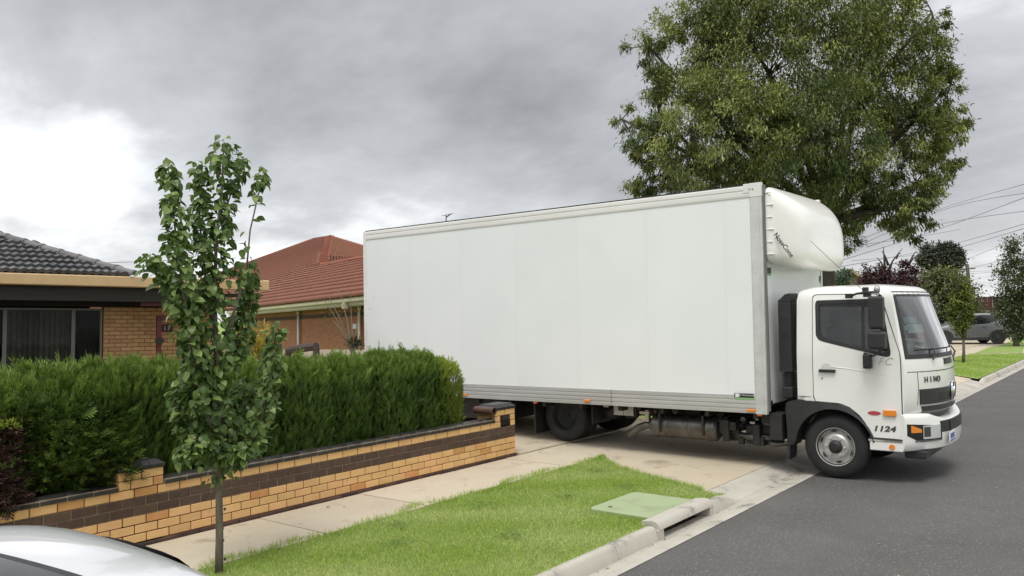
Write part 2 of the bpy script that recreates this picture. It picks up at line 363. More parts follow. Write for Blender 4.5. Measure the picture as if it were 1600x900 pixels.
# far side of the truck: second driveway, verge with two young trees, crossing paths
fd = bpy.data.objects.new('far_driveway', None); col.objects.link(fd); struct(fd, label='pale concrete driveway beyond the truck')
layback(20.1, 26.7, fd); slab('slab', [(20.2, 4.27, 0.056), (27.0, 4.27, 0.056), (28.2, 5.1, 0.07), (27.6, 6.46, ZV+.004), (20.2, 6.46, ZV+.004)], concrete_p, fd)
slab('slab', [(20.2, 7.57, ZV+.01), (27.2, 7.57, ZV+.01), (27.2, 16, .2), (20.2, 16, .2)], concrete_p, fd)
verge('far_verge', [(26.75, 4.07), (39.2, 4.07), (41.2, 4.5), (40.2, 6.36), (38.6, 6.46), (28.2, 6.46), (28.25, 5.1), (27.1, 4.3)], ZV-0.003, lawn_far)
slab('slab', [(28, 6.46, ZV), (38.6, 6.46, ZV), (41.2, 4.5, ZV), (47, 4.5, ZV), (60, 5.6, ZV), (60, 6.1, ZV), (48.0, 6.3, ZV), (40.7, 6.34, ZV), (42.7, 7.44, ZV), (48.4, 7.23, ZV+.01), (60, 7.2, ZV), (60, 13, .15), (46, 13, .15), (39.2, 7.1, ZV), (28, 7.5, ZV)], concrete_p, fd)
verge('far_verge', [(40.9, 6.3), (41.8, 4.6), (48, 5.2), (60, 5.4), (60, 6.9), (50.1, 6.31), (46, 6.5)], ZV+0.006, lawn_far)
verge('front_lawn', [(28, 7.6), (39.0, 7.2), (42.6, 7.5), (46, 8.6), (46, 14), (28, 14)], ZV+0.004, lawn_far)
verge('garden_bed', [(-60, 7.62), (9.8, 7.62), (9.8, 30), (-60, 30)], ZV+0.006, mulch)
# pale green cover slab of the drain pit
covm = M('pit_cover', (0.33, 0.395, 0.225), 0.9, c2=(0.29, 0.345, 0.195), scale=3, var=1.3, bump=0.3, bscale=80, grime=((0.24, 0.27, 0.155), 3.0, 0.56, 0.72))
m = MB(); n = 40
ring = [(7.44, 4.10), (8.42, 4.10), (8.42, 4.79), (8.36, 4.83), (7.5, 4.83), (7.44, 4.78)]
m.prism(ring, 2, 0.03, 0.117); cov = m.build('pit_cover', covm, bevel=0.008)
tag(cov, 'pale green concrete pit cover set in the grass behind the kerb', 'pit cover')
m = MB(); m.lathe([(0, 0.001), (0, 0.022), (0.003, 0.024)], (7.62, 4.66, 0.1175), axis=2, n=14); m.build('lifting_hole', pit_in, cov)

# ---------------------------------------------------------------- grass blades on the near verge
def inside(poly, x, y):
    c = np.zeros(len(x), bool); n = len(poly)
    for i in range(n):
        (x0, y0), (x1, y1) = poly[i], poly[i-1]
        hit = ((y0 > y) != (y1 > y)) & (x < (x1-x0)*(y-y0)/(y1-y0+1e-12)+x0); c ^= hit
    return c
gleaf = leaf_mat('grass_blade', (0.32, 0.45, 0.075), (0.50, 0.59, 0.22), trans=0.3, rough=0.6, island=0.25)
def grass(name, poly, n, box, hmin, hmax, z, wd, label, fringe=None):
    x = nr.uniform(box[0], box[1], n); y = nr.uniform(box[2], box[3], n); k = inside(poly, x, y); x, y = x[k], y[k]
    h = nr.uniform(hmin, hmax, len(x))
    if fringe is not None:
        fx, fy, fh = fringe; x = np.r_[x, fx]; y = np.r_[y, fy]; h = np.r_[h, fh]
    pos = np.c_[x, y, np.full(len(x), z)]
    th = nr.uniform(0, 2*np.pi, len(x)); lean = nr.uniform(0.05, 0.9, len(x))
    d = np.c_[np.cos(th)*lean, np.sin(th)*lean, np.ones(len(x))]
    tv = [(-.5, 0, 0), (.5, 0, 0), (.32, .6, .06), (-.32, .6, .06), (0, 1, .3)]; tf = [(0, 1, 2), (0, 2, 3), (3, 2, 4)]
    # patchy colour: clover-pale and dry spots
    ti = np.clip(0.35+0.3*np.sin(x*2.1+np.sin(y*3.3)*1.3)+0.25*np.sin(x*5.2+y*4.1)+nr.normal(0, 0.22, len(x)), 0, 1)
    V, F, T = scatter(tv, tf, pos, d, nr.uniform(0, 6.28, len(x)), h, ti, wd)
    me = np_mesh(name, V, F, T); o = obj(name, me, gleaf); o['kind'] = 'stuff'; o['label'] = label; return o
GP = [(1.5, 3.985), (7.22, 3.985), (7.42, 4.10), (7.42, 4.88), (8.46, 4.86), (8.5, 4.0), (8.95, 3.99)]+edge+[(10.36, 6.44), (1.5, 6.44)]
fx = []; fy = []; fh = []
for k in range(3600):                                      # ragged fringe over the footpath edge
    x = rnd.uniform(2.5, 10.3); j = 6.40+0.06*math.sin(x*3.1)+0.05*math.sin(x*7.7+1); fx.append(x); fy.append(j+rnd.gauss(0.05, 0.04)); fh.append(rnd.uniform(.03, .085))
for k in range(1800):
    i = rnd.randrange(len(edge)-1); t = rnd.random(); x = edge[i][0]*(1-t)+edge[i+1][0]*t; y = edge[i][1]*(1-t)+edge[i+1][1]*t
    fx.append(x+rnd.gauss(0, .03)); fy.append(y+rnd.gauss(0, .02)); fh.append(rnd.uniform(.03, .075))
for k in range(1300):
    fx.append(rnd.uniform(4.5, 7.25) if k % 4 else rnd.uniform(8.47, 9.0)); fy.append(3.992+rnd.gauss(0, .018)); fh.append(rnd.uniform(.02, .05))
for k in range(900):
    s = rnd.choice((0, 1, 2)); t = rnd.random()
    x, y = ((7.42, 4.1+.75*t), (8.45, 4.1+.75*t), (7.44+t, 4.85))[s]; fx.append(x+rnd.gauss(0, .025)); fy.append(y+rnd.gauss(0, .02)); fh.append(rnd.uniform(.03, .06))
grass('verge_grass', GP, 125000, (3.0, 10.4, 3.98, 6.45), 0.014, 0.040, ZV-0.004, 0.0055, 'short green grass on the verge between footpath and kerb', (np.array(fx), np.array(fy), np.array(fh)))
FV = [(26.9, 4.1), (39.2, 4.1), (41.0, 4.5), (40.2, 6.3), (38.6, 6.42), (28.2, 6.42), (28.25, 5.1)]
grass('far_verge_grass', FV, 26000, (26.8, 41, 4.1, 6.45), 0.03, 0.06, ZV-0.004, 0.014, 'mown grass on the far verge under the young trees')

# straw-dry blades and clover-like weeds through the lawn
n = 5200; x = nr.uniform(3.2, 10.3, n); y = nr.uniform(4.1, 6.42, n)
patch = (np.sin(x*1.9+1.1)*np.sin(y*2.7+.4)+np.sin(x*4.3+y*3.1)*.6) > .25; k = inside(GP, x, y) & (patch | (nr.random(n) < .25)); x, y = x[k], y[k]; n = len(x)
V, F, T = scatter([(-.5, 0, 0), (.5, 0, 0), (.1, 1, .3)], [(0, 1, 2)], np.c_[x, y, np.full(n, ZV)], np.c_[nr.normal(0, .8, n), nr.normal(0, .8, n), np.ones(n)], nr.uniform(0, 6, n), nr.uniform(.02, .05, n), nr.random(n), .006)
o = obj('dry_grass', np_mesh('dry_grass', V, F, T), leaf_mat('dry_blade', (0.34, 0.29, 0.13), (0.46, 0.40, 0.22), trans=.15)); o['kind'] = 'stuff'; o['label'] = 'straw coloured dry blades scattered through the verge grass'
n = 900; wx = np.array([4.6, 5.4, 6.2, 7.0, 8.7, 9.3, 5.9, 7.9]); wy = np.array([4.5, 5.6, 4.9, 5.9, 5.1, 5.9, 6.1, 5.4]); j = nr.integers(0, 8, n)
V, F, T = scatter([(-.5, .5, 0), (0, 0, 0), (.5, .5, .1), (0, 1, 0)], [(0, 1, 2), (0, 2, 3)], np.c_[wx[j]+nr.normal(0, .09, n), wy[j]+nr.normal(0, .09, n), ZV+nr.uniform(.012, .035, n)], np.c_[nr.normal(0, 1, n), nr.normal(0, 1, n), nr.uniform(.05, .4, n)], nr.uniform(-.4, .4, n), nr.uniform(.012, .024, n), nr.random(n))
o = obj('weeds', np_mesh('weeds', V, F, T), leaf_mat('weed_leaf', (0.09, 0.17, 0.035), (0.17, 0.26, 0.06), trans=.2)); o['kind'] = 'stuff'; o['label'] = 'small clover patches in the verge grass'
# fallen leaves and grit along gutter, path edge and road
n = 240; x = nr.uniform(4.5, 16, n); t = nr.random(n); y = np.where(t < .45, nr.normal(3.84, .035, n), np.where(t < .7, nr.uniform(7.3, 7.56, n), np.where(t < .82, nr.uniform(6.5, 7.3, n), nr.uniform(1.5, 3.6, n)))); z = np.where(y < 3.64, .012+.018*np.clip(3.6-y, 0, 2), np.where(y < 4, -.024, ZV+.012))
V, F, T = scatter([(-.5, .4, .05), (0, 0, 0), (.5, .45, .15), (0, 1, .05)], [(0, 1, 2), (0, 2, 3)], np.c_[x, y, z], np.c_[nr.normal(0, 1, n), nr.normal(0, 1, n), nr.uniform(0, .1, n)], nr.uniform(-.2, .2, n), nr.uniform(.010, .034, n), nr.random(n))
o = obj('leaf_litter', np_mesh('leaf_litter', V, F, T), leaf_mat('litter_leaf', (0.15, 0.10, 0.05), (0.34, 0.27, 0.15), trans=.1)); o['kind'] = 'stuff'; o['label'] = 'small dry leaves lying in the gutter and on the path'
# ================================================================ low brick front wall
YW, BZ, CH, BL = 7.60, 0.118, 0.0844, 0.2285          # front plane, bottom of first course, course height, brick pitch
tanb = M('tan_brick', (0.63, 0.37, 0.145), 0.8, c2=(0.69, 0.44, 0.20), scale=7, var=1.0, bump=0.25, bscale=120, objrand=0.09, grime=((0.42, 0.24, 0.10), 9, 0.62, 0.8))
redb = M('orange_brick', (0.53, 0.255, 0.09), 0.8, c2=(0.57, 0.30, 0.11), scale=9, bump=0.25, bscale=120, objrand=0.1)
brnb = M('brown_brick', (0.066, 0.038, 0.024), 0.75, c2=(0.09, 0.052, 0.034), scale=9, bump=0.3, bscale=120, objrand=0.15)
capb = M('black_glazed_cap', (0.014, 0.0125, 0.012), 0.40, c2=(0.034, 0.031, 0.03), scale=5, var=1.2, bump=0.15, bscale=60, objrand=0.3, grime=((0.13, 0.12, 0.11), 5, 0.64, 0.8))
mort_r = M('red_mortar', (0.15, 0.066, 0.034), 0.95, c2=(0.22, 0.11, 0.06), scale=20)
mort_g = M('tan_mortar', (0.36, 0.27, 0.19), 0.95, c2=(0.24, 0.17, 0.12), scale=20)
plinth_m = M('plinth_brick', (0.10, 0.055, 0.04), 0.9, c2=(0.055, 0.032, 0.024), scale=6, objrand=0.2, bump=0.3, bscale=60)
wall = thing('front_wall', 'low brick front wall in tan and brown bands with black capping', 'wall', (5.5, 7.66, 0.07))
_bm = {}
def brick_mesh(l, d, h=0.0755, be=0.004):
    k = (round(l, 3), round(d, 3), h)
    if k not in _bm:
        bm = bmesh.new(); bmesh.ops.create_cube(bm, size=1.0)
        for v in bm.verts: v.co = (v.co.x*l, v.co.y*d, v.co.z*h)
        bmesh.ops.bevel(bm, geom=bm.edges[:], offset=be, segments=1, affect='EDGES')
        me = bpy.data.meshes.new('brick'); bm.to_mesh(me); bm.free(); _bm[k] = me
    return _bm[k]
_bmm = {}
def brick(parent, c, l, d, mat, name='brick', h=0.0755, local=False):
    key = (id(brick_mesh(l, d, h)), mat.name)
    if key not in _bmm:
        me = brick_mesh(l, d, h).copy(); me.materials.clear(); me.materials.append(mat); _bmm[key] = me
    o = bpy.data.objects.new(name, _bmm[key]); col.objects.link(o); o.parent = parent
    o.location = Vector(c) if local else Vector(c)-parent.matrix_basis.translation
    o.rotation_euler = (rnd.uniform(-.006, .006), rnd.uniform(-.003, .003), rnd.uniform(-.006, .006)); return o
BT = 0.105                                             # wall thickness
X0, XP = 1.75, 9.30                                    # left end (out of frame), left side of the end pier
PIERS = [(3.80, 4.24), (9.30, 9.775)]
def course_mat(v): return brnb if v in (3, 4) else tanb
joints = 9.775
for v in range(6):
    off = 0.0 if v % 2 == 0 else BL/2
    x = 9.775+off-BL*40
    while x < 9.775-1e-6:
        a, b = max(x, X0), min(x+BL, 9.775)
        if b-a > 0.03 and b > X0:
            mt = course_mat(v)
            if mt is tanb and rnd.random() < 0.05: mt = redb
            if not (v == 5 and a > 9.42 and b < 9.70):
                brick(wall, ((a+b)/2, YW+BT/2-0.001+rnd.uniform(-.002, .002), BZ+(v+.5)*CH), b-a-0.010, BT, mt)
        x += BL
m = MB(); m.box(X0, 9.765, YW+0.009, YW+BT-0.01, BZ-0.01, BZ+3*CH-0.004); m.box(X0, 9.765, YW+0.009, YW+BT-0.01, BZ+5*CH, BZ+6*CH); m.build('mortar', mort_r, wall)
m = MB(); m.box(X0, 9.765, YW+0.0075, YW+BT-0.01, BZ+3*CH-0.004, BZ+5*CH); m.build('mortar', mort_g, wall)
# plinth course, half buried, irregular
x = X0
while x < 9.78:
    l = BL*rnd.choice((1, 1, 1, .5)); b = min(x+l, 9.79)
    if b-x > 0.04: brick(wall, ((x+b)/2, YW+0.045+rnd.uniform(-.006, .006), BZ-0.034+rnd.uniform(-.006, .002)), b-x-0.006, 0.12, plinth_m, 'plinth_brick', 0.062)
    x = b if b > x else 99
# piers
def pier(px0, px1, top, depth, skip=None):
    m = MB(); m.box(px0+0.009, px1-0.009, YW+0.009, YW+depth-0.009, BZ-0.03, BZ+top*CH); m.build('mortar', mort_r, wall)
    for v in range(top):
        L_ = px1-px0
        if v >= 6 or px0 > 9:
            if v >= 6:
                cuts = [0, L_/2, L_] if v % 2 else [0, L_*.26, L_*.76, L_]
                for i, (c0, c1) in enumerate(zip(cuts[:-1], cuts[1:])):
                    if skip and skip(px0+c0, px0+c1, v): continue
                    mt = redb if (v == 6 and i == 2 and px0 < 5) else tanb
                    brick(wall, (px0+(c0+c1)/2, YW+0.05, BZ+(v+.5)*CH), c1-c0-0.010, 0.10, mt)
        mt = course_mat(v) if v < 6 else tanb
        # returns along both sides
        ys = [YW+0.105, YW+depth] if v % 2 else [YW+0.105, YW+0.105+(depth-.105)*.5, YW+depth]
        for a, b in zip(ys[:-1], ys[1:]):
            for sx in ([px0+0.05] if v >= 6 else [])+([px1-0.05] if v >= 6 or px0 > 9 else []):
                o = brick(wall, (sx, (a+b)/2, BZ+(v+.5)*CH), b-a-0.010, 0.10, mt); o.rotation_euler = (0, 0, math.pi/2)
    # capping: chamfered glazed blocks round the edge with a flat centre
    z0 = BZ+top*CH; ov = 0.012; x0, x1, y0, y1 = px0-ov, px1+ov, YW-ov, YW+depth+ov; n = 3
    for i in range(n):
        a = x0+(x1-x0)*i/n+0.002; b = x0+(x1-x0)*(i+1)/n-0.002
        ca = 0.06 if i == 0 else 0; cb = 0.06 if i == n-1 else 0
        rings = [[(a, y0, z0), (b, y0, z0), (b, y1, z0), (a, y1, z0)], [(a, y0, z0+.035), (b, y0, z0+.035), (b, y1, z0+.035), (a, y1, z0+.035)],
                 [(a+ca, y0+.06, z0+.078), (b-cb, y0+.06, z0+.078), (b-cb, y1-.06, z0+.078), (a+ca, y1-.06, z0+.078)]]
        mm = MB(); mm.loft(rings); mm.build('cap_brick', capb, wall, bevel=0.004)
pier(3.80, 4.24, 8, 0.34)
pier(9.30, 9.775, 8, 0.34, skip=lambda a, b, v: v in (6,) and a > 9.36 and b < 9.70)
# wall capping between the piers: chamfered blocks
def cap_run(xa, xb):
    n = max(1, round((xb-xa)/BL)); l = (xb-xa)/n; z0 = BZ+6*CH; me = None
    for i in range(n):
        a = xa+i*l
        if me is None:
            mm = MB(); y0, y1 = -0.014, BT+0.03
            prof = [(y0, 0.0), (y0, .034), (y0+.012, .046), (y0+.055, .064), (y1-.02, .064), (y1, .045), (y1, 0.0)]
            mm.prism(prof, 0, -l/2+0.003, l/2-0.003); o = mm.build('cap_brick', capb, None, world=False, bevel=0.003); me = o.data
        else:
            o = bpy.data.objects.new('cap_brick', me); col.objects.link(o); md = o.modifiers.new('bevel', 'BEVEL'); md.width = .003; md.segments = 1
        o.parent = wall; o.location = Vector((a+l/2, YW, z0+rnd.uniform(-.002, .002)))-wall.matrix_basis.translation; o.rotation_euler = (rnd.uniform(-.012, .012), 0, rnd.uniform(-.008, .008))
    mm = MB(); mm.box(xa, xb, YW-0.010, YW+BT+.02, z0-.004, z0+.045); mm.build('mortar', mort_g, wall)
cap_run(X0, 3.795); cap_run(4.245, 9.295)
# letterbox in the end pier
lbx = thing('letterbox', 'dark metal letterbox slot built into the end pier of the wall', 'letterbox', (9.535, YW, 0.61))
dkm = M('dark_metal', (0.035, 0.03, 0.028), 0.45, metal=0.6, c2=(0.06, 0.05, 0.045), scale=9)
m = MB(); m.box(9.445, 9.625, YW-0.006, YW+.10, .565, .705); m.build('case', dkm, lbx, bevel=0.003)
m = MB(); m.box(9.465, 9.605, YW-0.018, YW-0.008, .648, .690); m.build('flap', M('flap_metal', (0.09, 0.085, 0.08), 0.35, metal=0.8), lbx, bevel=0.003)
m = MB(); m.box(9.465, 9.605, YW-0.0095, YW-0.007, .585, .630); m.build('name_plate', M('plate_black', (0.012, 0.012, 0.012), 0.3), lbx)
# newspaper pipe on the pier
m = MB(); m.lathe([(-.02, .047), (-.02, .055), (.34, .055), (.34, .047), (-.02, .047)], (9.245, YW-0.02, 0.855-0.06), axis=1, n=24)
m.lathe([(.2, .001), (.2, .048)], (9.245, YW-0.02, 0.795), axis=1, n=24)
o = m.build('newspaper_pipe', M('brown_pipe', (0.115, 0.062, 0.045), 0.5, c2=(0.085, 0.045, 0.034), scale=6), smooth=True); flat_edges(o)
tag(o, 'short brown newspaper pipe fixed beside the end pier of the wall', 'pipe')
# ================================================================ houses (they stand level; the street climbs a little, so they tilt against it)
UPG = np.array([0.02336, 0.00678, 0.9997]); UPG /= np.linalg.norm(UPG)
def frame(vx, vy, sign=1):
    x = ray(vx, vy)*sign; x = x-(x@UPG)*UPG; x /= np.linalg.norm(x); return np.array([x, np.cross(UPG, x), UPG])
def house_empty(name, label, Mr, O, cat='house'):
    o = thing(name, label, cat); mm = Matrix([list(r)+[0] for r in Mr.T.tolist()]+[[0, 0, 0, 1]]); mm.translation = Vector(O); o.matrix_basis = mm; return o
class Loc:
    """pixel -> a house's own coordinates"""
    def __init__(s, Mr, O): s.M = Mr; s.O = np.array(O)
    def on(s, axis, val, x, y):
        d = s.M@ray(x, y); c = s.M@(CAM-s.O); return c+d*((val-c[axis])/d[axis])
    def plane(s, p0, n, x, y):
        d = s.M@ray(x, y); c = s.M@(CAM-s.O); return c+d*(((np.array(p0)-c)@n)/(d@n))
    def to_world(s, p): return s.M.T@np.array(p)+s.O
hb = M('house_brick', (0.55, 0.34, 0.165), 0.85, c2=(0.47, 0.27, 0.125), scale=7, var=1.0, bump=0.2, bscale=80, objrand=0.16)
hmort = M('house_mortar', (0.19, 0.085, 0.045), 0.95, c2=(0.24, 0.12, 0.07), scale=12)
fasm = M('cream_fascia', (0.56, 0.40, 0.21), 0.55, c2=(0.50, 0.35, 0.18), scale=2.5, grime=((0.15, 0.1, 0.05), 5, 0.70, 0.76))
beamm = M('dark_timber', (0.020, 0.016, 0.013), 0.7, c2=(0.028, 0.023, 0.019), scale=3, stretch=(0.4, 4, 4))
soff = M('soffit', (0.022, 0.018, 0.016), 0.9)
alu = M('grey_aluminium', (0.17, 0.175, 0.165), 0.5, metal=0.4)
gl_d = glass_mat('house_glass', (0.55, 0.57, 0.55), 0.3)
curt = M('vertical_blind', (0.17, 0.17, 0.15), 0.9, c2=(0.13, 0.13, 0.115), scale=4, objrand=0.3)
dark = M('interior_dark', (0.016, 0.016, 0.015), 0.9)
maroon = M('maroon_paint', (0.105, 0.012, 0.016), 0.5, c2=(0.085, 0.012, 0.014), scale=5)
tile_g = M('grey_roof_tile', (0.085, 0.085, 0.088), 0.6, c2=(0.13, 0.13, 0.135), scale=5, var=1.0, bump=0.2, bscale=40, objrand=0.2, grime=((0.025, 0.025, 0.024), 6, 0.52, 0.7))
tile_r = M('red_roof_tile', (0.225, 0.078, 0.044), 0.9, c2=(0.215, 0.105, 0.066), scale=4, var=1.2, bump=0.2, bscale=40, objrand=0.16, grime=((0.115, 0.055, 0.042), 3, 0.5, 0.72))
ridge_r = M('red_ridge_tile', (0.31, 0.10, 0.058), 0.75, c2=(0.24, 0.075, 0.046), scale=5, objrand=0.1)
ridge_g = M('grey_ridge_tile', (0.12, 0.12, 0.12), 0.7, c2=(0.17, 0.165, 0.16), scale=6, objrand=0.15)

def tile_mesh(w_, l_, mat, name):
    """one profiled tile: two humps across (x), sloping body (y up the roof), thick dark nose at the low end"""
    n = 8; top = []; prof = [math.sin(i/n*2*math.pi*2-math.pi/2)*0.5+0.5 for i in range(n+1)]
    m = MB(); a = []; b = []; c = []
    for i in range(n+1):
        x = -w_/2+w_*i/n; z = 0.034*prof[i]
        a.append((x, 0, z+0.066)); b.append((x, l_*1.06, z)); c.append((x, 0.012, z-0.014))
    m.loft([c, a, b], caps=False, closed=False)
    me = bpy.data.meshes.new(name); me.from_pydata(m.v, [], m.f); me.update(); me.shade_smooth(); me.materials.append(mat)
    me.set_sharp_from_angle(angle=math.radians(50)); return me
def tile_plane(parent, O, ex, ey, poly, w_, l_, mat, cap, inview):
    """tiles over polygon poly (2-D, in metres along ex / up-slope ey from O): up to cap objects, the rest one mesh"""
    ez = np.cross(ex, ey); me = tile_mesh(w_, l_, mat, 'roof_tile'); P = np.array(poly); cand = []
    y = P[:, 1].min(); r = 0
    while y < P[:, 1].max():
        x = P[:, 0].min()-w_+(w_/2 if r % 2 else 0)
        while x < P[:, 0].max()+w_:
            if inside(poly, np.array([x, x-w_*.6, x+w_*.6]), np.array([y+l_*.4]*3)).any(): cand.append((x, y))
            x += w_
        y += l_; r += 1
    cand.sort(key=lambda q: -inview(q)); V = []; F = []
    base = np.array([v.co[:] for v in me.vertices]); bf = np.array([p.vertices[:] for p in me.polygons]); k = 0
    for i, (x, y) in enumerate(cand):
        c = O+ex*x+ey*y+ez*0.012
        if i < cap:
            o = bpy.data.objects.new('roof_tile', me); col.objects.link(o); o.parent = parent
            R = Matrix([[ex[j], ey[j], ez[j]] for j in range(3)])@Matrix.Rotation(rnd.uniform(-.006, .006), 3, 'Z')
            o.matrix_basis = Matrix.Translation(Vector(c+ez*rnd.uniform(0, .006)))@R.to_4x4()
        else:
            V.append(c+base[:, 0:1]*ex+base[:, 1:2]*ey+base[:, 2:3]*ez); F.append(bf+k); k += len(base)
    if V:
        m2 = np_mesh('roof_tiles', np.concatenate(V), np.concatenate(F)); o = obj('roof_tiles', m2, mat, parent); o['kind'] = 'stuff'
    m = MB(); m.add([tuple(O+ex*p[0]+ey*p[1]-ez*0.02) for p in poly], [tuple(range(len(poly)))]); m.build('roof_deck', mat, parent, world=False)
    return len(cand)
def ridge_caps(parent, p, q, mat, step=0.40, r=0.105, lump=True):
    """overlapping half-round caps along p->q in house coordinates"""
    p = np.array(p, float); q = np.array(q, float); L_ = np.linalg.norm(q-p); n = max(1, int(L_/step)); d = (q-p)/L_
    side = np.cross(d, [0, 0, 1.0]); side /= np.linalg.norm(side); up = np.cross(side, d)
    mm = MB(); rings = []
    for t, rr in ((0.004, r*.25), (0, r*1.12), (0.02, r*1.14), (.06, r*1.12), (.065, r), (step*1.05, r*.94)):
        rings.append([(math.cos(a)*rr, t, math.sin(a)*rr*.8) for a in np.linspace(-.25, math.pi+.25, 9)])
    mm.loft(rings, caps=False, closed=False); me = bpy.data.meshes.new('ridge_tile'); me.from_pydata(mm.v, [], mm.f); me.update(); me.shade_smooth(); me.materials.append(mat); me.set_sharp_from_angle(angle=.8)
    R = Matrix([[side[j], d[j], up[j]] for j in range(3)]).to_4x4()
    for i in range(n):
        o = bpy.data.objects.new('ridge_tile', me); col.objects.link(o); o.parent = parent; o.matrix_basis = Matrix.Translation(Vector(p+d*(L_*i/n)))@R

# ---------------------------------------------------------------- the cream-brick house on the left
H1 = frame(2450, 502); O1 = np.array([9.9136, 17.3581, 0.1505]); L1 = Loc(H1, O1)
h1 = house_empty('brick_house', 'cream brick house with grey tiled roof and wide timber-lined porch', H1, O1)
m = MB(); m.box(-1.46, 0.95, 0.015, 0.2, -.3, 2.32); m.box(-9, -4.58, 0.015, 0.2, -.3, 2.32); m.box(-4.58, -1.46, 0.02, 0.2, -.3, .55);
m.box(0.75, 0.95, .2, 8, -.3, 2.6); m.box(-9, .95, 8, 8.2, -.3, 2.6); m.build('wall', hmort, h1, world=False)
for v in range(27):                                       # bricks of the wall beside the window
    off = 0 if v % 2 else 0.12; x = -1.46-off
    while x < 0.95:
        a, b = max(x, -1.455), min(x+.24, .95)
        if b-a > .04 and (1.05 < (v+.5)*.086 < 2.33): brick(h1, ((a+b)/2, 0.055-rnd.uniform(0, .003), (v+.5)*.086), b-a-.012, .10, hb, local=True, h=.0735)
        x += .24
# windows: frames, panes, blinds
for (a, b) in ((-3.26, -2.03), (-2.03, -1.48), (-4.55, -3.26)):
    wn_ = bpy.data.objects.new('window', None); col.objects.link(wn_); wn_.parent = h1
    f = MB(); f.box(a, a+.035, -.01, .05, .55, 2.29); f.box(b-.035, b-.001, -.01, .05, .55, 2.29); f.box(a+.035, b-.035, -.01, .05, 2.25, 2.29); f.box(a+.035, b-.035, -.01, .05, .55, .60)
    f.build('frame', alu, wn_, world=False)
    f = MB(); f.add([(a+.03, .02, .58), (b-.03, .02, .58), (b-.03, .02, 2.27), (a+.03, .02, 2.27)], [(0, 1, 2, 3)]); f.build('pane', gl_d, wn_, world=False)
    if a < -2.5:
        x = a+.04
        while x < b-.08:
            f = MB(); f.add([(x, .12, .6), (x+.105, .155, .6), (x+.105, .155, 2.25), (x, .12, 2.25)], [(0, 1, 2, 3)]); f.build('blind_slat', curt, wn_, world=False); x += .098
    else:
        f = MB(); f.add([(a+.03, .1, .58), (b-.03, .1, .58), (b-.03, .1, 2.27), (a+.03, .1, 2.27)], [(0, 1, 2, 3)]); f.build('fly_screen', M('fly_screen', (0.035, 0.036, 0.035), 0.9, c2=(0.045, 0.045, 0.043), scale=5), wn_, world=False)
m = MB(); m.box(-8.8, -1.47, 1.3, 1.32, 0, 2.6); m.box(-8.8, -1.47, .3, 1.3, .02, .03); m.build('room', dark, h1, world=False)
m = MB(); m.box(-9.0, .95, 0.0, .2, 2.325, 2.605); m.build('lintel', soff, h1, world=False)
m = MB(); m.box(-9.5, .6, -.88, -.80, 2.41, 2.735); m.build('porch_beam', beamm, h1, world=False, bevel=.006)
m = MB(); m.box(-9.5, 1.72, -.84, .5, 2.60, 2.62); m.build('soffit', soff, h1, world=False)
m = MB(); m.prism([(-1.02, 2.70), (-1.05, 2.72), (-1.05, 2.905), (-1.035, 2.925), (-1.01, 2.925), (-1.01, 2.90), (-.93, 2.90), (-.93, 2.70)], 0, -9.5, 1.62); m.build('fascia', fasm, h1, world=False)
m = MB(); m.prism([(-1.025, 2.695), (-1.056, 2.715), (-1.056, 2.91), (-1.038, 2.931), (-1.00, 2.931), (-.92, 2.906), (-.92, 2.695)], 0, 1.623, 1.77); m.build('fascia_end', fasm, h1, world=False)
m = MB(); m.box(-9.5, 1.70, -.92, 3.0, 2.86, 2.885); m.build('flat_roof', M('metal_deck', (0.30, 0.30, 0.29), 0.5, metal=.4), h1, world=False)
m = MB(); m.box(-.9, 1.5, -.75, -.62, 2.33, 2.45); m.build('red_beam', maroon, h1, world=False)
pst = L1.on(1, -.55, 248, 500)[0]
m = MB(); m.box(pst-.045, pst+.045, -.60, -.51, 0, 2.12); m.box(pst-.045, pst+.55, -.60, -.512, 2.03, 2.13); m.build('porch_post', maroon, h1, world=False, bevel=.004)
m = MB(); m.box(pst-.09, pst+.11, -.615, -.60, 1.57, 1.62); m.box(pst-.07, pst+.07, -.63, -.615, 1.53, 1.66); m.build('post_bracket', dkm, h1, world=False)
sg = L1.on(1, -.02, 260.5, 513)
m = MB(); m.box(sg[0]-.125, sg[0]+.125, -.03, -.008, sg[2]-.085, sg[2]+.085); m.build('number_plate', M('plate_maroon', (0.06, 0.014, 0.014), .5), h1, world=False, bevel=.004)
me = text_mesh('17', .13, extrude=.003, spacing=1.25); me.transform(Matrix.Translation((sg[0], -.034, sg[2]))@Matrix.Rotation(math.pi/2, 4, 'X')); obj('house_number', me, M('number_white', (0.72, 0.70, 0.62), .5), h1)
# grey roof: front plane from the eave up to the hip
pit = math.radians(21.5); ex = np.array([1.0, 0, 0]); ey = np.array([0, math.cos(pit), math.sin(pit)]); E0 = np.array([0, -1.0, 2.925])
nrm = np.cross(ex, ey)
hp0 = L1.plane(E0, nrm, 210, 432); hp1 = L1.plane(E0, nrm, 0, 371)
to2 = lambda p: ((p-E0)@ex, (p-E0)@ey)
a2, b2 = to2(hp0), to2(hp1); sl = (b2[0]-a2[0])/(b2[1]-a2[1]); top = 5.6
poly = [(-9.0, 0), (a2[0], 0.0), (a2[0]+sl*top, top), (-9.0, top)]
tile_plane(h1, E0, ex, ey, poly, .30, .32, tile_g, 170, lambda q: q[0]*1.0-q[1]*.3)
pA = E0+ex*a2[0]+ey*0+nrm*.05; pB = E0+ex*(a2[0]+sl*top)+ey*top+nrm*.05; ridge_caps(h1, pA, pB, ridge_g, step=.43, r=.10)
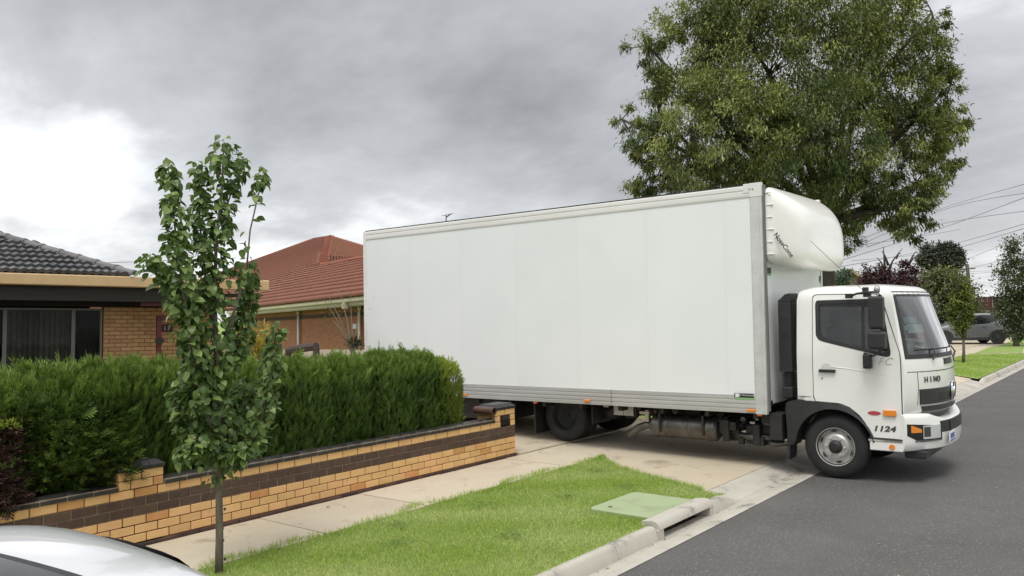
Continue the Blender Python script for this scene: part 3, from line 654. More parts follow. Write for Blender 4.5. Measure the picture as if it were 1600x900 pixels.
m = MB(); bk = pA+np.array([0.3, 7.5, 0]); m.add([tuple(pA-nrm*.08), tuple(pB-nrm*.08), tuple(pB+np.array([.2, 1.5, -.05])), tuple(bk)], [(0, 1, 2, 3)]); m.build('roof_side', tile_g, h1, world=False)

# ---------------------------------------------------------------- red brick house with terracotta roof behind
H2 = frame(-35, 527); O2 = np.array([19.6793, 25.1070, 0.3007]); L2 = Loc(H2, O2)
h2 = house_empty('red_brick_house', 'red brick house with terracotta tiled hip roof behind the hedge', H2, O2)
rb = bpy.data.materials.new('red_brick_wall'); rb.use_nodes = True
t = rb.node_tree; b_ = t.nodes['Principled BSDF']; b_.inputs['Roughness'].default_value = .9
tcn = t.nodes.new('ShaderNodeTexCoord'); mpn = t.nodes.new('ShaderNodeMapping'); mpn.inputs['Rotation'].default_value = (math.pi/2, 0, 0); bt = t.nodes.new('ShaderNodeTexBrick')
t.links.new(tcn.outputs['Object'], mpn.inputs[0]); t.links.new(mpn.outputs[0], bt.inputs[0]); t.links.new(bt.outputs[0], b_.inputs['Base Color'])
bt.inputs['Color1'].default_value = (0.30, 0.115, 0.058, 1); bt.inputs['Color2'].default_value = (0.23, 0.083, 0.043, 1); bt.inputs['Mortar'].default_value = (0.24, 0.13, 0.085, 1)
bt.inputs['Scale'].default_value = 1.0; bt.inputs['Brick Width'].default_value = .24; bt.inputs['Row Height'].default_value = .086; bt.inputs['Mortar Size'].default_value = .007; bt.inputs['Bias'].default_value = -.1
# wall outline in house coordinates: y = 0 is the wall we see, +y towards the viewer
zg = 2.45; ov = .45
gR = L2.on(1, ov, 567.6, 464); gL = L2.on(1, ov, 391.6, 482); zg = (gR[2]+gL[2])/2
m = MB(); m.box(-16, 9.5, -8, 0, -.4, zg-.18); m.build('wall', rb, h2, world=False)
m = MB(); m.box(-16, 9.5, .002, .02, zg-.55, zg-.42); m.build('dark_brick_band', M('dark_band', (0.06, 0.03, 0.024), .9), h2, world=False)
gutm = M('cream_gutter', (0.52, 0.46, 0.36), .5, c2=(0.46, 0.40, 0.31), scale=2)
m = MB(); m.prism([(ov-.03, zg-.13), (ov+.05, zg-.13), (ov+.08, zg-.10), (ov+.08, zg-.02), (ov+.10, zg+.0), (ov-.03, zg)], 0, -16, 9.8); m.build('gutter', gutm, h2, world=False)
m = MB(); m.box(-16, 9.8, .05, ov-.032, zg-.24, zg-.215); m.box(-16, 9.8, ov-.06, ov-.032, zg-.25, zg-.02); m.build('fascia', gutm, h2, world=False)
for px_, pw, nm, mt in ((466, .05, 'downpipe', M('pipe_grey', (0.42, 0.38, 0.34), .6)), (561, .045, 'downpipe', gutm)):
    q = L2.on(1, .1, px_, 500); m = MB(); m.tube([(q[0], .09, -.2), (q[0], .09, zg-.3)], pw*1.1, 10); m.tube([(q[0], .09, zg-.36), (q[0], .09, zg-.22)], pw*1.45, 10); m.build(nm, mt, h2, world=False, smooth=True)
q = L2.on(1, ov, 541, 475); m = MB(); m.box(q[0]-.09, q[0]+.09, ov-.05, ov+.12, q[2]-.16, q[2]+.1); m.build('rain_head', gutm, h2, world=False, bevel=.01)
q = L2.on(1, .1, 556, 510); m = MB(); m.box(q[0]-.13, q[0]+.13, .01, .16, q[2]-.08, q[2]+.08); m.build('meter_box', M('meter_grey', (0.5, 0.5, 0.48), .5), h2, world=False, bevel=.01)
m = MB(); m.tube([(q[0]-.2, .03, q[2]+.08), (q[0]-.2, .03, zg-.3)], .015, 6); m.build('cable', dkm, h2, world=False)
pit = math.radians(24); exr = np.array([-1.0, 0, 0]); eyr = np.array([0, -math.cos(pit), math.sin(pit)]); E2 = np.array([0, ov+.06, zg+.02]); nr2 = np.cross(exr, eyr)
P2 = lambda x, y: L2.plane(E2, nr2, x, y); to2 = lambda p: ((p-E2)@exr, (p-E2)@eyr)
apex, hipb, sil1, sil2, rr = P2(516, 370), P2(503, 415), P2(490, 374), P2(384, 412), P2(567.6, 404.5)
a_, h_, s1, s2, r_ = map(to2, (apex, hipb, sil1, sil2, rr))
ext = lambda p, q, k: (p[0]+(q[0]-p[0])*k, p[1]+(q[1]-p[1])*k)
lft = ext(s1, s2, 2.2); rgt = ext(h_, r_, 4.0); rgt = (rgt[0], r_[1]+(r_[1]-h_[1])*3)
poly = [(lft[0], 0), (rgt[0], 0), rgt, h_, a_, s1, s2, lft]
ntile = tile_plane(h2, E2, exr, eyr, poly, .38, .52, tile_r, 280, lambda q: -abs(q[0]-(h_[0]-.6))*.35-q[1]*.08)
up2 = nr2*.05
for p, q in ((h_, a_), (a_, s1), (s1, s2), (s2, lft), (h_, rgt)):
    p3, q3 = E2+exr*p[0]+eyr*p[1]+up2, E2+exr*q[0]+eyr*q[1]+up2; ridge_caps(h2, p3, q3, ridge_r, step=.4, r=.17 if (p is h_ and q is a_) else .12)
# hip face to the right of the main hip
pa, ph = E2+exr*a_[0]+eyr*a_[1], E2+exr*h_[0]+eyr*h_[1]
hr = np.array([0.0, -1.0, 0.0]); hd = ph-pa; upf = -(hd-(hd@hr)*hr); upf /= np.linalg.norm(upf)
nb = np.cross(hr, upf)
if nb@(L2.M@(CAM-O2)-pa) < 0: nb = -nb
exb = hr; eyb = upf
if np.cross(exb, eyb)@nb < 0: exb = -exb
tb = lambda p: ((p-ph)@exb, (p-ph)@eyb)
Q = lambda x, y: tb(L2.plane(pa, nb, x, y))
pb = [tb(ph), Q(575, 404), Q(600, 398), Q(600, 396), Q(567.6, 386), tb(pa)]
tile_plane(h2, ph, exb, eyb, pb, .38, .52, tile_r, 70, lambda q: -q[1])
c1 = ph+exb*pb[4][0]+eyb*pb[4][1]; ridge_caps(h2, pa+nb*.05, c1+nb*.05, ridge_r, step=.4, r=.12)
# tv antenna on the hidden part of that roof
ab = at_depth(697, 352, 27.0); at_ = at_depth(697, 336, 27.0)
an = thing('tv_antenna', 'thin tv antenna on a mast showing above the truck box', 'antenna', tuple(ab-np.array([0, 0, 1.2])))
m = MB(); m.tube([ab-np.array([0, 0, 1.2]), at_], .018, 6); m.build('mast', dkm, an)
bo = at_depth(704, 334.5, 27.0); m = MB(); m.tube([at_-np.array([.0, 0, .08]), bo], .016, 6); m.build('boom', dkm, an)
for t_, l_ in ((.15, 16), (.5, 13), (.85, 11)):
    c = at_*(1-t_)+bo*t_; m = MB(); m.tube([c-RGT*l_/48*.5+UPV*-.03, c+RGT*l_/48*.5+UPV*.03], .008, 5); m.build('element', dkm, an)
# low cream garden wall, dark timber rail
q0 = at_depth(330, 560, 19.5); q1 = at_depth(500, 552, 18.0)
gw = MB(); d = (q1-q0); d[2] = 0; d /= np.linalg.norm(d); s_ = np.cross(d, [0, 0, 1])
A = q0-d*3; B = q1+d*2.0; zt = at_depth(490, 546, 18.3)[2]
gw.add([tuple(A+s_*.06*a+np.array([0, 0, z-A[2]])) for a in (-1, 1) for z in (0, zt)]+[tuple(B+s_*.06*a+np.array([0, 0, z-B[2]])) for a in (-1, 1) for z in (0, zt)], [(0, 1, 3, 2), (4, 6, 7, 5), (1, 5, 7, 3), (0, 2, 6, 4), (0, 4, 5, 1), (2, 3, 7, 6)])
o = gw.build('garden_wall', M('cream_render', (0.52, 0.46, 0.36), .85, c2=(.46, .40, .3), scale=3)); tag(o, 'low cream rendered garden wall behind the conifer hedge', 'wall')
m = MB(); b0 = at_depth(450, 548, 17.6); b1 = at_depth(494, 541, 17.0); dd = b1-b0
m.tube([b0, b0+dd*.5+np.array([0, 0, .01]), b1], [.085, .09, .085], 7); bench = m.build('timber_sleeper', M('weathered_timber', (0.055, 0.042, 0.036), .9, c2=(0.09, 0.07, 0.06), scale=6, stretch=(1, 6, 6)))
m = MB(); m.box(b1[0]-.05, b1[0]+.05, b1[1]-.05, b1[1]+.05, .0, b1[2]-.04); m.build('post', MATS['weathered_timber'], bench, world=False)
m = MB(); m.box(b0[0]-.05, b0[0]+.05, b0[1]-.05, b0[1]+.05, .0, b0[2]-.04); m.build('post', MATS['weathered_timber'], bench, world=False)
tag(bench, 'dark weathered timber rail by the red brick house', 'rail')
# ================================================================ box truck
truck = thing('box_truck', 'white box truck backed into the driveway with its cab over the road', 'truck', (11.95, 6.5, 0.0))
wpaint = M('white_truck_paint', (0.80, 0.79, 0.755), 0.28, c2=(0.77, 0.765, 0.735), scale=1.2, coat=0.5)
wpanel = M('white_panel', (0.80, 0.82, 0.815), 0.34, c2=(0.77, 0.795, 0.79), scale=0.8, objrand=0.012, coat=0.2, bump=0.06, bscale=2.2, grime=((0.765, 0.785, 0.78), 1.1, 0.58, 0.8))
walu = M('white_rail', (0.78, 0.775, 0.75), 0.35, c2=(0.72, 0.715, 0.69), scale=3, stretch=(1, .3, 1))
alum = M('ribbed_aluminium', (0.58, 0.58, 0.57), 0.40, metal=0.45, c2=(0.50, 0.50, 0.49), scale=5, stretch=(1, .15, 1), grime=((0.34, 0.33, 0.31), 2, 0.6, 0.85))
blk = M('black_plastic', (0.016, 0.016, 0.017), 0.5, c2=(0.024, 0.024, 0.025), scale=9, bump=0.1, bscale=200)
chas = M('chassis_black', (0.011, 0.011, 0.012), 0.55, c2=(0.024, 0.022, 0.02), scale=6, grime=((0.05, 0.04, 0.03), 5, 0.6, 0.8))
steel = M('muffler_steel', (0.19, 0.18, 0.165), 0.45, metal=0.9, c2=(0.115, 0.105, 0.095), scale=5, grime=((0.06, 0.05, 0.045), 4, 0.58, 0.8))
seam = M('seam_dark', (0.04, 0.04, 0.04), 0.8)
amber = M('amber_lens', (0.75, 0.24, 0.03), 0.2, coat=0.6)
redl = M('red_lens', (0.36, 0.02, 0.03), 0.2, coat=0.6)
rubber = M('tyre_rubber', (0.012, 0.012, 0.012), 0.75, c2=(0.02, 0.0195, 0.019), scale=5, bump=0.15, bscale=60)
rimm = M('rim_silver', (0.56, 0.55, 0.52), 0.42, metal=0.55, c2=(0.47, 0.455, 0.43), scale=6)
chrome = M('chrome', (0.75, 0.75, 0.76), 0.08, metal=1.0)
gun = M('gunmetal_grille', (0.055, 0.055, 0.058), 0.35, metal=0.4, coat=0.3)
blackg = M('lettering_black', (0.02, 0.02, 0.022), 0.4)
BX0, BX1, BF, BR = 10.75, 13.20, 4.12, 11.94
TL = 0.0065
def tz(m): m.v = [(x, y, z-TL*(y-BF)) for x, y, z in m.v]; return m
def part(m, name, mat, parent=truck, **k): return m.build(name, mat, parent, **k)
# --- cargo box
box = part(tz(MB().box(BX0+.03, BX1-.03, BF+.03, BR-.02, .90, 3.80)), 'box_core', M('core_grey', (0.66, 0.67, 0.665), .7))
cuts = [4.272, 4.65, 5.86, 7.07, 8.28, 9.49, 10.71, BR-.05]
for a, b in zip(cuts[:-1], cuts[1:]):
    p = part(tz(MB().box(BX0, BX0+.028, a+.0006, b-.0006, 1.035, 3.712)), 'side_panel', wpanel)
    r = MB(); ys = [a+.035, b-.035] if b-a > .6 else [b-.035]; zz = []
    for y in ys:
        for k in range(22): zz.append((y, 1.12+k*.12))
    if b-a > .6:
        for k in range(6): zz.append(((a+b)/2, 1.2+k*.46))
    for y, z in zz: r.add([(BX0-.001, y+math.cos(t)*.006, z+math.sin(t)*.006) for t in np.linspace(0, 2*math.pi, 7)[:-1]]+[(BX0-.0028, y, z)], [(i, (i+1) % 6, 6) for i in range(6)])
    o = part(tz(r), 'rivets', M('rivet_grey', (0.70, 0.715, 0.71), 0.4), p); o['kind'] = 'stuff'
part(tz(MB().box(BX1-.028, BX1, BF+.15, BR-.05, 1.035, 3.712)), 'side_panel', wpanel)
part(tz(MB().box(BX0+.03, BX1-.03, BF, BF+.028, .92, 3.84)), 'front_panel', wpanel)
part(tz(MB().box(BX0+.03, BX1-.03, BR-.02, BR+.02, .85, 3.8)), 'rear_door', wpanel)
part(tz(MB().box(BX0+.02, BX1-.02, BF, BR, 3.80, 3.845)), 'roof_panel', wpanel)
def rail(prof, x, sgn, y0, y1, name, mat): return part(tz(MB().prism([(x-sgn*d, z) for d, z in prof], 1, y0, y1)), name, mat)
low = [(-.03, .80), (.012, .80), (.014, .845), (.006, .85), (.006, .865), (.014, .87), (.014, .905), (.006, .91), (.006, .925), (.014, .93), (.014, .965), (.006, .97), (.006, .985), (.013, .99), (.013, 1.03), (-.03, 1.035)]
hi = [(-.03, 3.705), (.01, 3.71), (.014, 3.735), (.014, 3.785), (.008, 3.79), (.008, 3.80), (.016, 3.808), (.016, 3.852), (.0, 3.872), (-.05, 3.872)]
for x, s_ in ((BX0, 1), (BX1, -1)):
    rail(low, x, s_, BF+.145, BR-.03, 'bottom_rail', alum); rail(hi, x, s_, BF+.145, BR-.03, 'top_rail', walu)
    part(tz(MB().box(min(x-s_*.010, x+s_*.04), max(x-s_*.010, x+s_*.04), BF+.15, BR-.04, 3.8725, 3.884)), 'roof_seal', seam)
part(tz(MB().box(BX0-.016, BX0+.03, 6.505, 6.509, .80, 1.035)), 'rail_joint', seam)
part(tz(MB().box(BX0-.018, BX0+.05, BF-.012, BF+.145, .79, 3.70).box(BX0-.026, BX0-.018, BF+.02, BF+.038, .80, 3.69)), 'corner_post', M('post_aluminium', (0.70, 0.70, 0.69), 0.36, metal=0.4, c2=(0.60, 0.60, 0.59), scale=4, grime=((0.42, 0.42, 0.41), 3, .6, .8)), bevel=.005)
part(tz(MB().box(BX0-.02, BX0+.05, BF-.014, BF+.152, 3.702, 3.892).box(BX0-.02, BX0+.05, BF+.15, BF+.235, 3.765, 3.89)), 'corner_casting', walu, bevel=.006)
part(tz(MB().box(BX1-.05, BX1+.018, BF-.012, BF+.145, .79, 3.89)), 'corner_post', walu, bevel=.005)
part(tz(MB().box(BX0+.03, BX0+.055, BF-.04, BF-.013, .83, 3.86)), 'corner_trim', M('trim_grey', (0.20, 0.20, 0.195), .45, metal=.5))
r = MB()
for k in range(24): r.lathe([(-.0225, .001), (-.0225, .007), (-.018, .009)], (BX0, BF+.10, .9+k*.12), axis=0, n=8)
o = part(tz(r), 'post_rivets', M('rivet_grey', (0.6, 0.61, 0.6), .4), truck); o['kind'] = 'stuff'
part(tz(MB().box(BX0-.012, BX0+.03, BR-.05, BR+.022, .8, 3.87)), 'rear_post', walu)
for y, z, w_ in ((9.43, .85, .055), (6.93, .858, .055), (4.325, .84, .06)): part(tz(MB().box(BX0-.04, BX0-.012, y-w_, y+w_, z-.018, z+.018)), 'marker_light', amber, bevel=.008)
for y in (7.94, 4.22): part(tz(MB().box(BX0-.01, BX0+.03, y-.03, y+.03, .765, .795)), 'reflector', M('orange_reflector', (0.55, 0.12, 0.06), .3), bevel=.004)
# stickers
grn = M('sticker_green', (0.20, 0.48, 0.15), .45)
st = part(tz(MB().box(BX0-.0165, BX0-.0135, 4.285, 4.56, 1.005, 1.062)), 'sticker', blackg); part(tz(MB().box(BX0-.0165, BX0-.0135, 4.285, 4.56, .985, 1.003)), 'green_strip', grn, st)
wt = M('lettering_white', (0.75, 0.75, 0.74), .5)
put_text('sticker_lettering', 'THE TRUCK BODIES', .026, (BX0-.0185, 4.39, 1.035), (0, -1, 0), (0, 0, 1), wt, truck, extrude=.0006)
part(tz(MB().box(BX0-.018, BX0-.0165, 4.49, 4.545, 1.01, 1.057)), 'sticker_mark', wt, st)
for (px_, py_) in ((1202, 425), (1282, 437)):
    q = on(1, BF-.003, px_, py_); st = part(MB().box(q[0]-.065, q[0]+.065, BF-.004, BF-.001, q[2]-.02, q[2]+.06), 'sticker', blackg); part(MB().box(q[0]-.065, q[0]+.065, BF-.004, BF-.001, q[2]-.05, q[2]-.022), 'green_strip', grn, st)
q = on(1, BF-.003, 1204.5, 631); part(MB().box(q[0]-.03, q[0]+.07, BF-.004, BF-.001, q[2]-.04, q[2]+.04), 'sticker', blackg)
put_text('casting_mark', 'P T R', .034, (BX0-.0225, 4.245-.0, 3.805), (0, -1, 0), (0, 0, 1), blackg, truck, extrude=.0008)
# --- nose cone on the front wall
def sup(cx, y, hw, z0, z1, p, n=40):
    c = (z0+z1)/2; h = (z1-z0)/2; out = []
    for k in range(n):
        t = 2*math.pi*k/n; ct, s_ = math.cos(t), math.sin(t); out.append((cx+hw*math.copysign(abs(ct)**(2/p), ct), y, c+h*math.copysign(abs(s_)**(2/p), s_)))
    return out
nc = MB(); nc.loft([sup(11.975, 4.118-(4.118-y)*.72, hw, zb, zt, p) for y, hw, zb, zt, p in ((4.118, 1.195, 2.80, 3.868, 14), (4.06, 1.192, 2.80, 3.855, 12), (3.95, 1.185, 2.79, 3.81, 9), (3.82, 1.15, 2.75, 3.745, 7), (3.70, 1.09, 2.725, 3.675, 5.5), (3.60, 1.02, 2.725, 3.59, 4.8), (3.52, .93, 2.75, 3.48, 4.2), (3.465, .82, 2.80, 3.35, 3.6), (3.44, .62, 2.90, 3.22, 3.0), (3.435, .3, 3.02, 3.10, 2.6))])
nose = part(nc, 'nose_cone', M('nose_white', (0.82, 0.80, 0.77), 0.3, c2=(0.79, 0.77, 0.74), scale=1.5, coat=.4), sub=1)
flat_edges(nose, 70)
for k in range(6):
    z = 3.75-k*.165; part(MB().box(10.778, 10.80, 3.99-(.02 if k % 2 else 0), 4.07, z-.007, z+.007), 'louvre', MATS['nose_white'], bevel=.006)
tdir = Vector((0, -math.cos(math.radians(55)), -math.sin(math.radians(55)))); tup = Vector((0, -math.sin(math.radians(55)), math.cos(math.radians(55))))
q = on(0, 10.80, 1219.5, 383.5); put_text('nose_lettering', 'NoseCone', .088, (10.779, q[1]-.05, q[2]), tdir, tup, blackg, truck, extrude=.004, bold=.0012)
q = on(0, 10.78, 1197.5, 292); put_text('nose_mark', 'L', .06, (10.777, q[1], q[2]), (0, -1, 0), (0, 0, 1), blackg, truck, extrude=.002, bold=.002)

# --- cab
XC, HW = 11.91, 1.04
def lerp(z, tab):
    for (a, va), (b, vb) in zip(tab[:-1], tab[1:]):
        if z <= b: return va+(vb-va)*max(0, (z-a)/(b-a))
    return tab[-1][1]
YC = [(.5, 2.26), (.86, 2.22), (.9, 2.13), (1.2, 2.105), (1.5, 2.12), (1.6, 2.14), (2.36, 2.40), (2.42, 2.46), (2.46, 2.56), (2.48, 2.75)]
HWT = [(.5, 1.04), (1.6, 1.04), (2.3, .985), (2.38, .965), (2.43, .92), (2.465, .83), (2.485, .62)]
YRT = [(.5, 3.77), (2.3, 3.76), (2.4, 3.74), (2.44, 3.70), (2.47, 3.60), (2.49, 3.4)]
BOW = [(.5, .22), (.86, .26), (.9, .33), (1.6, .33), (2.4, .20), (2.49, .12)]
def yfront(x, z, hw=None):
    u = min(1.0, abs(x-XC)/HW); return lerp(z, YC)+lerp(z, BOW)*u**2.4
def xside(z): return XC-lerp(z, HWT)
def cab_ring(z, ins=0.0):
    hw = lerp(z, HWT)-ins; yr = lerp(z, YRT)-ins; pts = []
    for k in range(17):
        s_ = math.sin((k/16-.5)*math.pi)*hw; pts.append((XC+s_, yfront(XC+s_, z)+ins, z))
    yf_ = pts[-1][1]
    for t in (.12, .5, .9): pts.append((XC+hw, yf_+(yr-yf_)*t, z))
    pts.append((XC+hw-.03, yr-.012, z)); pts.append((XC+hw-.09, yr, z)); pts.append((XC-hw+.09, yr, z)); pts.append((XC-hw+.03, yr-.012, z))
    for t in (.9, .5, .12): pts.append((XC-hw, yf_+(yr-yf_)*t, z))
    return pts
def raw(m):
    me = bpy.data.meshes.new('tmp'); me.from_pydata(m.v, [], m.f); me.update(); bm = bmesh.new(); bm.from_mesh(me); bmesh.ops.recalc_face_normals(bm, faces=bm.faces); bm.to_mesh(me); bm.free()
    o = bpy.data.objects.new('tmp', me); col.objects.link(o); return o
def cut(base, cutters):
    o = raw(base); cs = [raw(c) for c in cutters]
    for c in cs:
        md = o.modifiers.new('b', 'BOOLEAN'); md.operation = 'DIFFERENCE'; md.solver = 'EXACT'; md.object = c
    bpy.context.view_layer.update()
    me = bpy.data.meshes.new_from_object(o.evaluated_get(bpy.context.evaluated_depsgraph_get()))
    for x in [o]+cs: bpy.data.objects.remove(x)
    return me
shell = MB(); shell.loft([cab_ring(z) for z in (.55, .86, .9, 1.05, 1.2, 1.35, 1.5, 1.6, 1.75, 1.9, 2.05, 2.2, 2.3, 2.36, 2.4, 2.43, 2.455, 2.472, 2.482)])
inner = MB(); inner.loft([cab_ring(z, .055) for z in (1.0, 1.3, 1.6, 2.0, 2.3, 2.38)])
WIN = [(3.455, 2.275), (3.478, 2.24), (3.472, 1.86), (3.44, 1.80), (3.38, 1.775), (2.66, 1.592), (2.615, 1.60), (2.60, 1.64), (2.695, 2.235), (2.72, 2.28)]
wcut = MB().prism(WIN, 0, 10.5, 13.4)
scut = MB().prism([(XC-.97, 1.60), (XC+.97, 1.60), (XC+.90, 2.335), (XC-.90, 2.335)], 1, 1.7, 2.95)
WY, WZ = 3.29, .415
acut = MB().lathe([(10.5, .53), (13.4, .53)], (0, WY, WZ), axis=0, n=32, caps=True)
me = cut(shell, [inner, wcut, scut, acut]); me.transform(Matrix.Translation(-truck.matrix_basis.translation)); me.materials.clear(); me.materials.append(wpaint); me.shade_smooth()
cab = obj('cab', me, wpaint, truck); flat_edges(cab, 32)
md = cab.modifiers.new('bevel', 'BEVEL'); md.width = .006; md.segments = 2; md.limit_method = 'ANGLE'; md.angle_limit = math.radians(40)
def sidept(y, z, off): return (xside(z)-off, y, z)
def resample(poly, c, n):
    out = []; P = poly+[poly[0]]
    for k in range(n):
        t = 2*math.pi*k/n; d = (math.cos(t), math.sin(t)); best = None
        for (x0, y0), (x1, y1) in zip(P[:-1], P[1:]):
            ex_, ey_ = x1-x0, y1-y0; den = d[0]*ey_-d[1]*ex_
            if abs(den) < 1e-12: continue
            s_ = ((x0-c[0])*ey_-(y0-c[1])*ex_)/den; u = ((x0-c[0])*d[1]-(y0-c[1])*d[0])/den
            if s_ > 0 and -1e-9 <= u <= 1+1e-9 and (best is None or s_ < best): best = s_
        out.append((c[0]+d[0]*best, c[1]+d[1]*best))
    return out
DOOR = [(3.53, 2.33), (3.50, 2.365), (2.76, 2.355), (2.69, 2.31), (2.485, 1.62), (2.478, 1.5), (2.478, .575), (2.83, .575), (2.87, .70), (2.96, .83), (3.08, .925), (3.20, .975), (3.535, .99)]
def rimmed(outer, inner_, off0, off1, n=120, c=(3.03, 1.93)):
    o_, i_ = resample(outer, c, n), resample(inner_, c, n); m = MB()
    R = [[sidept(y, z, off1) for y, z in i_], [sidept(y, z, off1) for y, z in o_], [sidept(y, z, off0) for y, z in o_], [sidept(y, z, off0) for y, z in i_]]
    m.loft(R, caps=False); m.add([p for p in R[3]]+[p for p in R[0]], [(k, (k+1) % n, n+(k+1) % n, n+k) for k in range(n)]); return m
def grow(poly, d, c=(3.03, 1.93)):
    return [(y+d*(1 if y > c[0] else -1), z+d*(1 if z > c[1] else -1)) for y, z in poly]
part(rimmed(grow(DOOR, .008), grow(WIN, -.002), -.004, .0025), 'door_seal', seam)
door = part(rimmed(grow(DOOR, -.003), grow(WIN, .014), -.002, .011), 'door', wpaint, smooth=True); flat_edges(door, 40)
part(rimmed(grow(WIN, .018), grow(WIN, -.03), -.004, .0135), 'window_seal', blk)
m = MB(); m.add([sidept(y, z, -.006) for y, z in grow(WIN, -.005)], [tuple(range(len(WIN)))]); part(m, 'side_window', glass_mat('cab_side_glass', (0.20, 0.215, 0.21), 1.8))
m = MB(); m.add([(2*XC-x, y, z) for x, y, z in (sidept(y, z, -.006) for y, z in grow(WIN, -.005))], [tuple(range(len(WIN)))]); part(m, 'side_window', MATS['cab_side_glass'])
m = MB(); m.add([sidept(2.93, 2.28, .002), sidept(2.895, 2.28, .002), sidept(2.895, 1.64, .002), sidept(2.93, 1.64, .002)], [(0, 1, 2, 3)]); part(m, 'window_bar', blk)
m = MB(); m.add([sidept(3.44, 2.275, .003), sidept(2.72, 2.275, .003), sidept(2.705, 2.19, .003), sidept(3.46, 2.21, .003)], [(0, 1, 2, 3)]); part(m, 'window_visor', blk)
# pressed crease and handle on the door
for pth in ([(3.42, 1.445), (3.1, 1.42), (2.8, 1.375), (2.50, 1.335)],):
    part(MB().tube([sidept(y, z, .0065) for y, z in pth], .006, 6), 'door_crease', wpaint, door, smooth=True)
m = MB(); m.box(10.828, 10.852, 3.245, 3.455, 1.365, 1.405); m.box(10.84, 10.866, 3.25, 3.28, 1.37, 1.40); m.box(10.84, 10.866, 3.42, 3.45, 1.37, 1.40); part(m, 'handle', blk, door, bevel=.008)
part(MB().lathe([(-.004, .001), (-.004, .062), (0, .066), (.004, .06)], (10.862, 3.36, 1.425), axis=0, n=20), 'handle_recess', M('recess_white', (0.62, 0.61, 0.58), .4), door)
part(MB().lathe([(-.006, .001), (-.006, .013), (0, .015)], (10.862, 3.42, 1.29), axis=0, n=14), 'key_lock', chrome, door)
put_text('model_lettering', 'FC', .13, (10.8585, 2.66, 1.515), (0, -1, 0), (0, 0, 1), M('badge_silver', (0.48, 0.49, 0.50), .3, metal=.7), truck, extrude=.002, shear=.35, spacing=1.15)
put_text('number_lettering', '1124', .092, (10.8575, 2.69, .688), (0, -1, .02), (0, 0, 1), M('badge_dark', (0.10, 0.10, 0.105), .35, metal=.6), truck, extrude=.003, shear=.22, bold=.0035, spacing=1.06, xs=1.35)
q = on(0, 10.86, 1366, 645.5); part(MB().lathe([(-.004, .001), (-.004, .06), (0, .062)], (10.858, q[1], q[2]), axis=0, n=24), 'badge', M('badge_red', (0.42, 0.055, 0.075), .35)).data.transform(Matrix.Identity(4))
b_o = [o for o in truck.children if o.name.startswith('badge')][-1]
cz = q[2]
for v in b_o.data.vertices: v.co.z = cz+(v.co.z-cz)*.42; v.co.y = (q[1]-6.5)+(v.co.y-(q[1]-6.5))*1.25
q = on(0, 10.86, 1390.5, 645.5); part(MB().box(10.83, 10.862, q[1]-.075, q[1]+.075, q[2]-.036, q[2]+.036), 'side_indicator', amber, bevel=.006)
# step panel, wheel arch flare, mud flap
part(MB().box(10.845, 10.95, 2.478, 2.86, .42, .535), 'step_panel', wpaint, bevel=.012); part(MB().box(10.838, 10.86, 2.48, 2.87, .537, .555), 'step_trim', chrome); part(MB().box(10.85, 10.95, 2.48, 2.87, .556, .574), 'step_gap', seam)
part(MB().lathe([(-.012, .001), (-.012, .032), (0, .036)], (10.845, 2.60, .475), axis=0, n=18), 'step_reflector', amber)
arch = [(WY+.485*math.cos(t), WZ+.485*math.sin(t)) for t in np.linspace(math.radians(18), math.radians(176), 22)]
outl = [(2.80+.0, .50), (2.845, .62), (2.90, .73), (2.98, .83), (3.09, .915), (3.22, .965), (3.40, .985), (3.6, .992), (3.80, .985), (3.885, .965), (3.905, .90), (3.895, .70), (3.87, .44)]
ai = [(WY-.485*math.cos(t), WZ+.485*math.sin(t)) for t in np.linspace(math.radians(12), math.radians(176), 40)]
ang = lambda p: math.atan2(p[1]-WZ, -(p[0]-WY))
n = 40; oo = []
for y, z in ai:
    best = None; d = (y-WY, z-WZ); P = outl
    for (x0, y0), (x1, y1) in zip(P[:-1], P[1:]):
        e_x, e_y = x1-x0, y1-y0; den = d[0]*e_y-d[1]*e_x
        if abs(den) < 1e-9: continue
        s_ = ((x0-WY)*e_y-(y0-WZ)*e_x)/den; u = ((x0-WY)*d[1]-(y0-WZ)*d[0])/den
        if s_ > 0 and -.001 <= u <= 1.001 and (best is None or s_ < best): best = s_
    best = best or 1.06; best = max(best, 1.04); oo.append((WY+d[0]*best, WZ+d[1]*best))
m = MB(); rings = []
for (yi, zi), (yo, zo) in zip(ai, oo): rings.append([(10.83, yi, zi), (10.845, yo, zo), (10.95, yo, zo), (11.15, yi, zi)])
m.loft(rings); part(m, 'wheel_arch', blk, smooth=True); flat_edges([o for o in truck.children if o.name.startswith('wheel_arch')][-1], 40)
part(MB().box(10.86, 11.15, 3.80, 3.90, .40, .95), 'arch_rear', blk, bevel=.01); part(MB().prism([(3.86, .42), (3.88, .20), (3.90, .20), (3.90, .42)], 0, 10.87, 11.15), 'mud_flap', blk)
m = MB(); part(m.box(10.875, 10.93, 3.58, 3.765, .985, 1.0), 'cab_sill_seam', seam)
part(MB().box(xside(1.2)-.003, xside(1.2)+.01, 3.575, 3.77, 1.04, 1.046), 'cab_seam', seam)
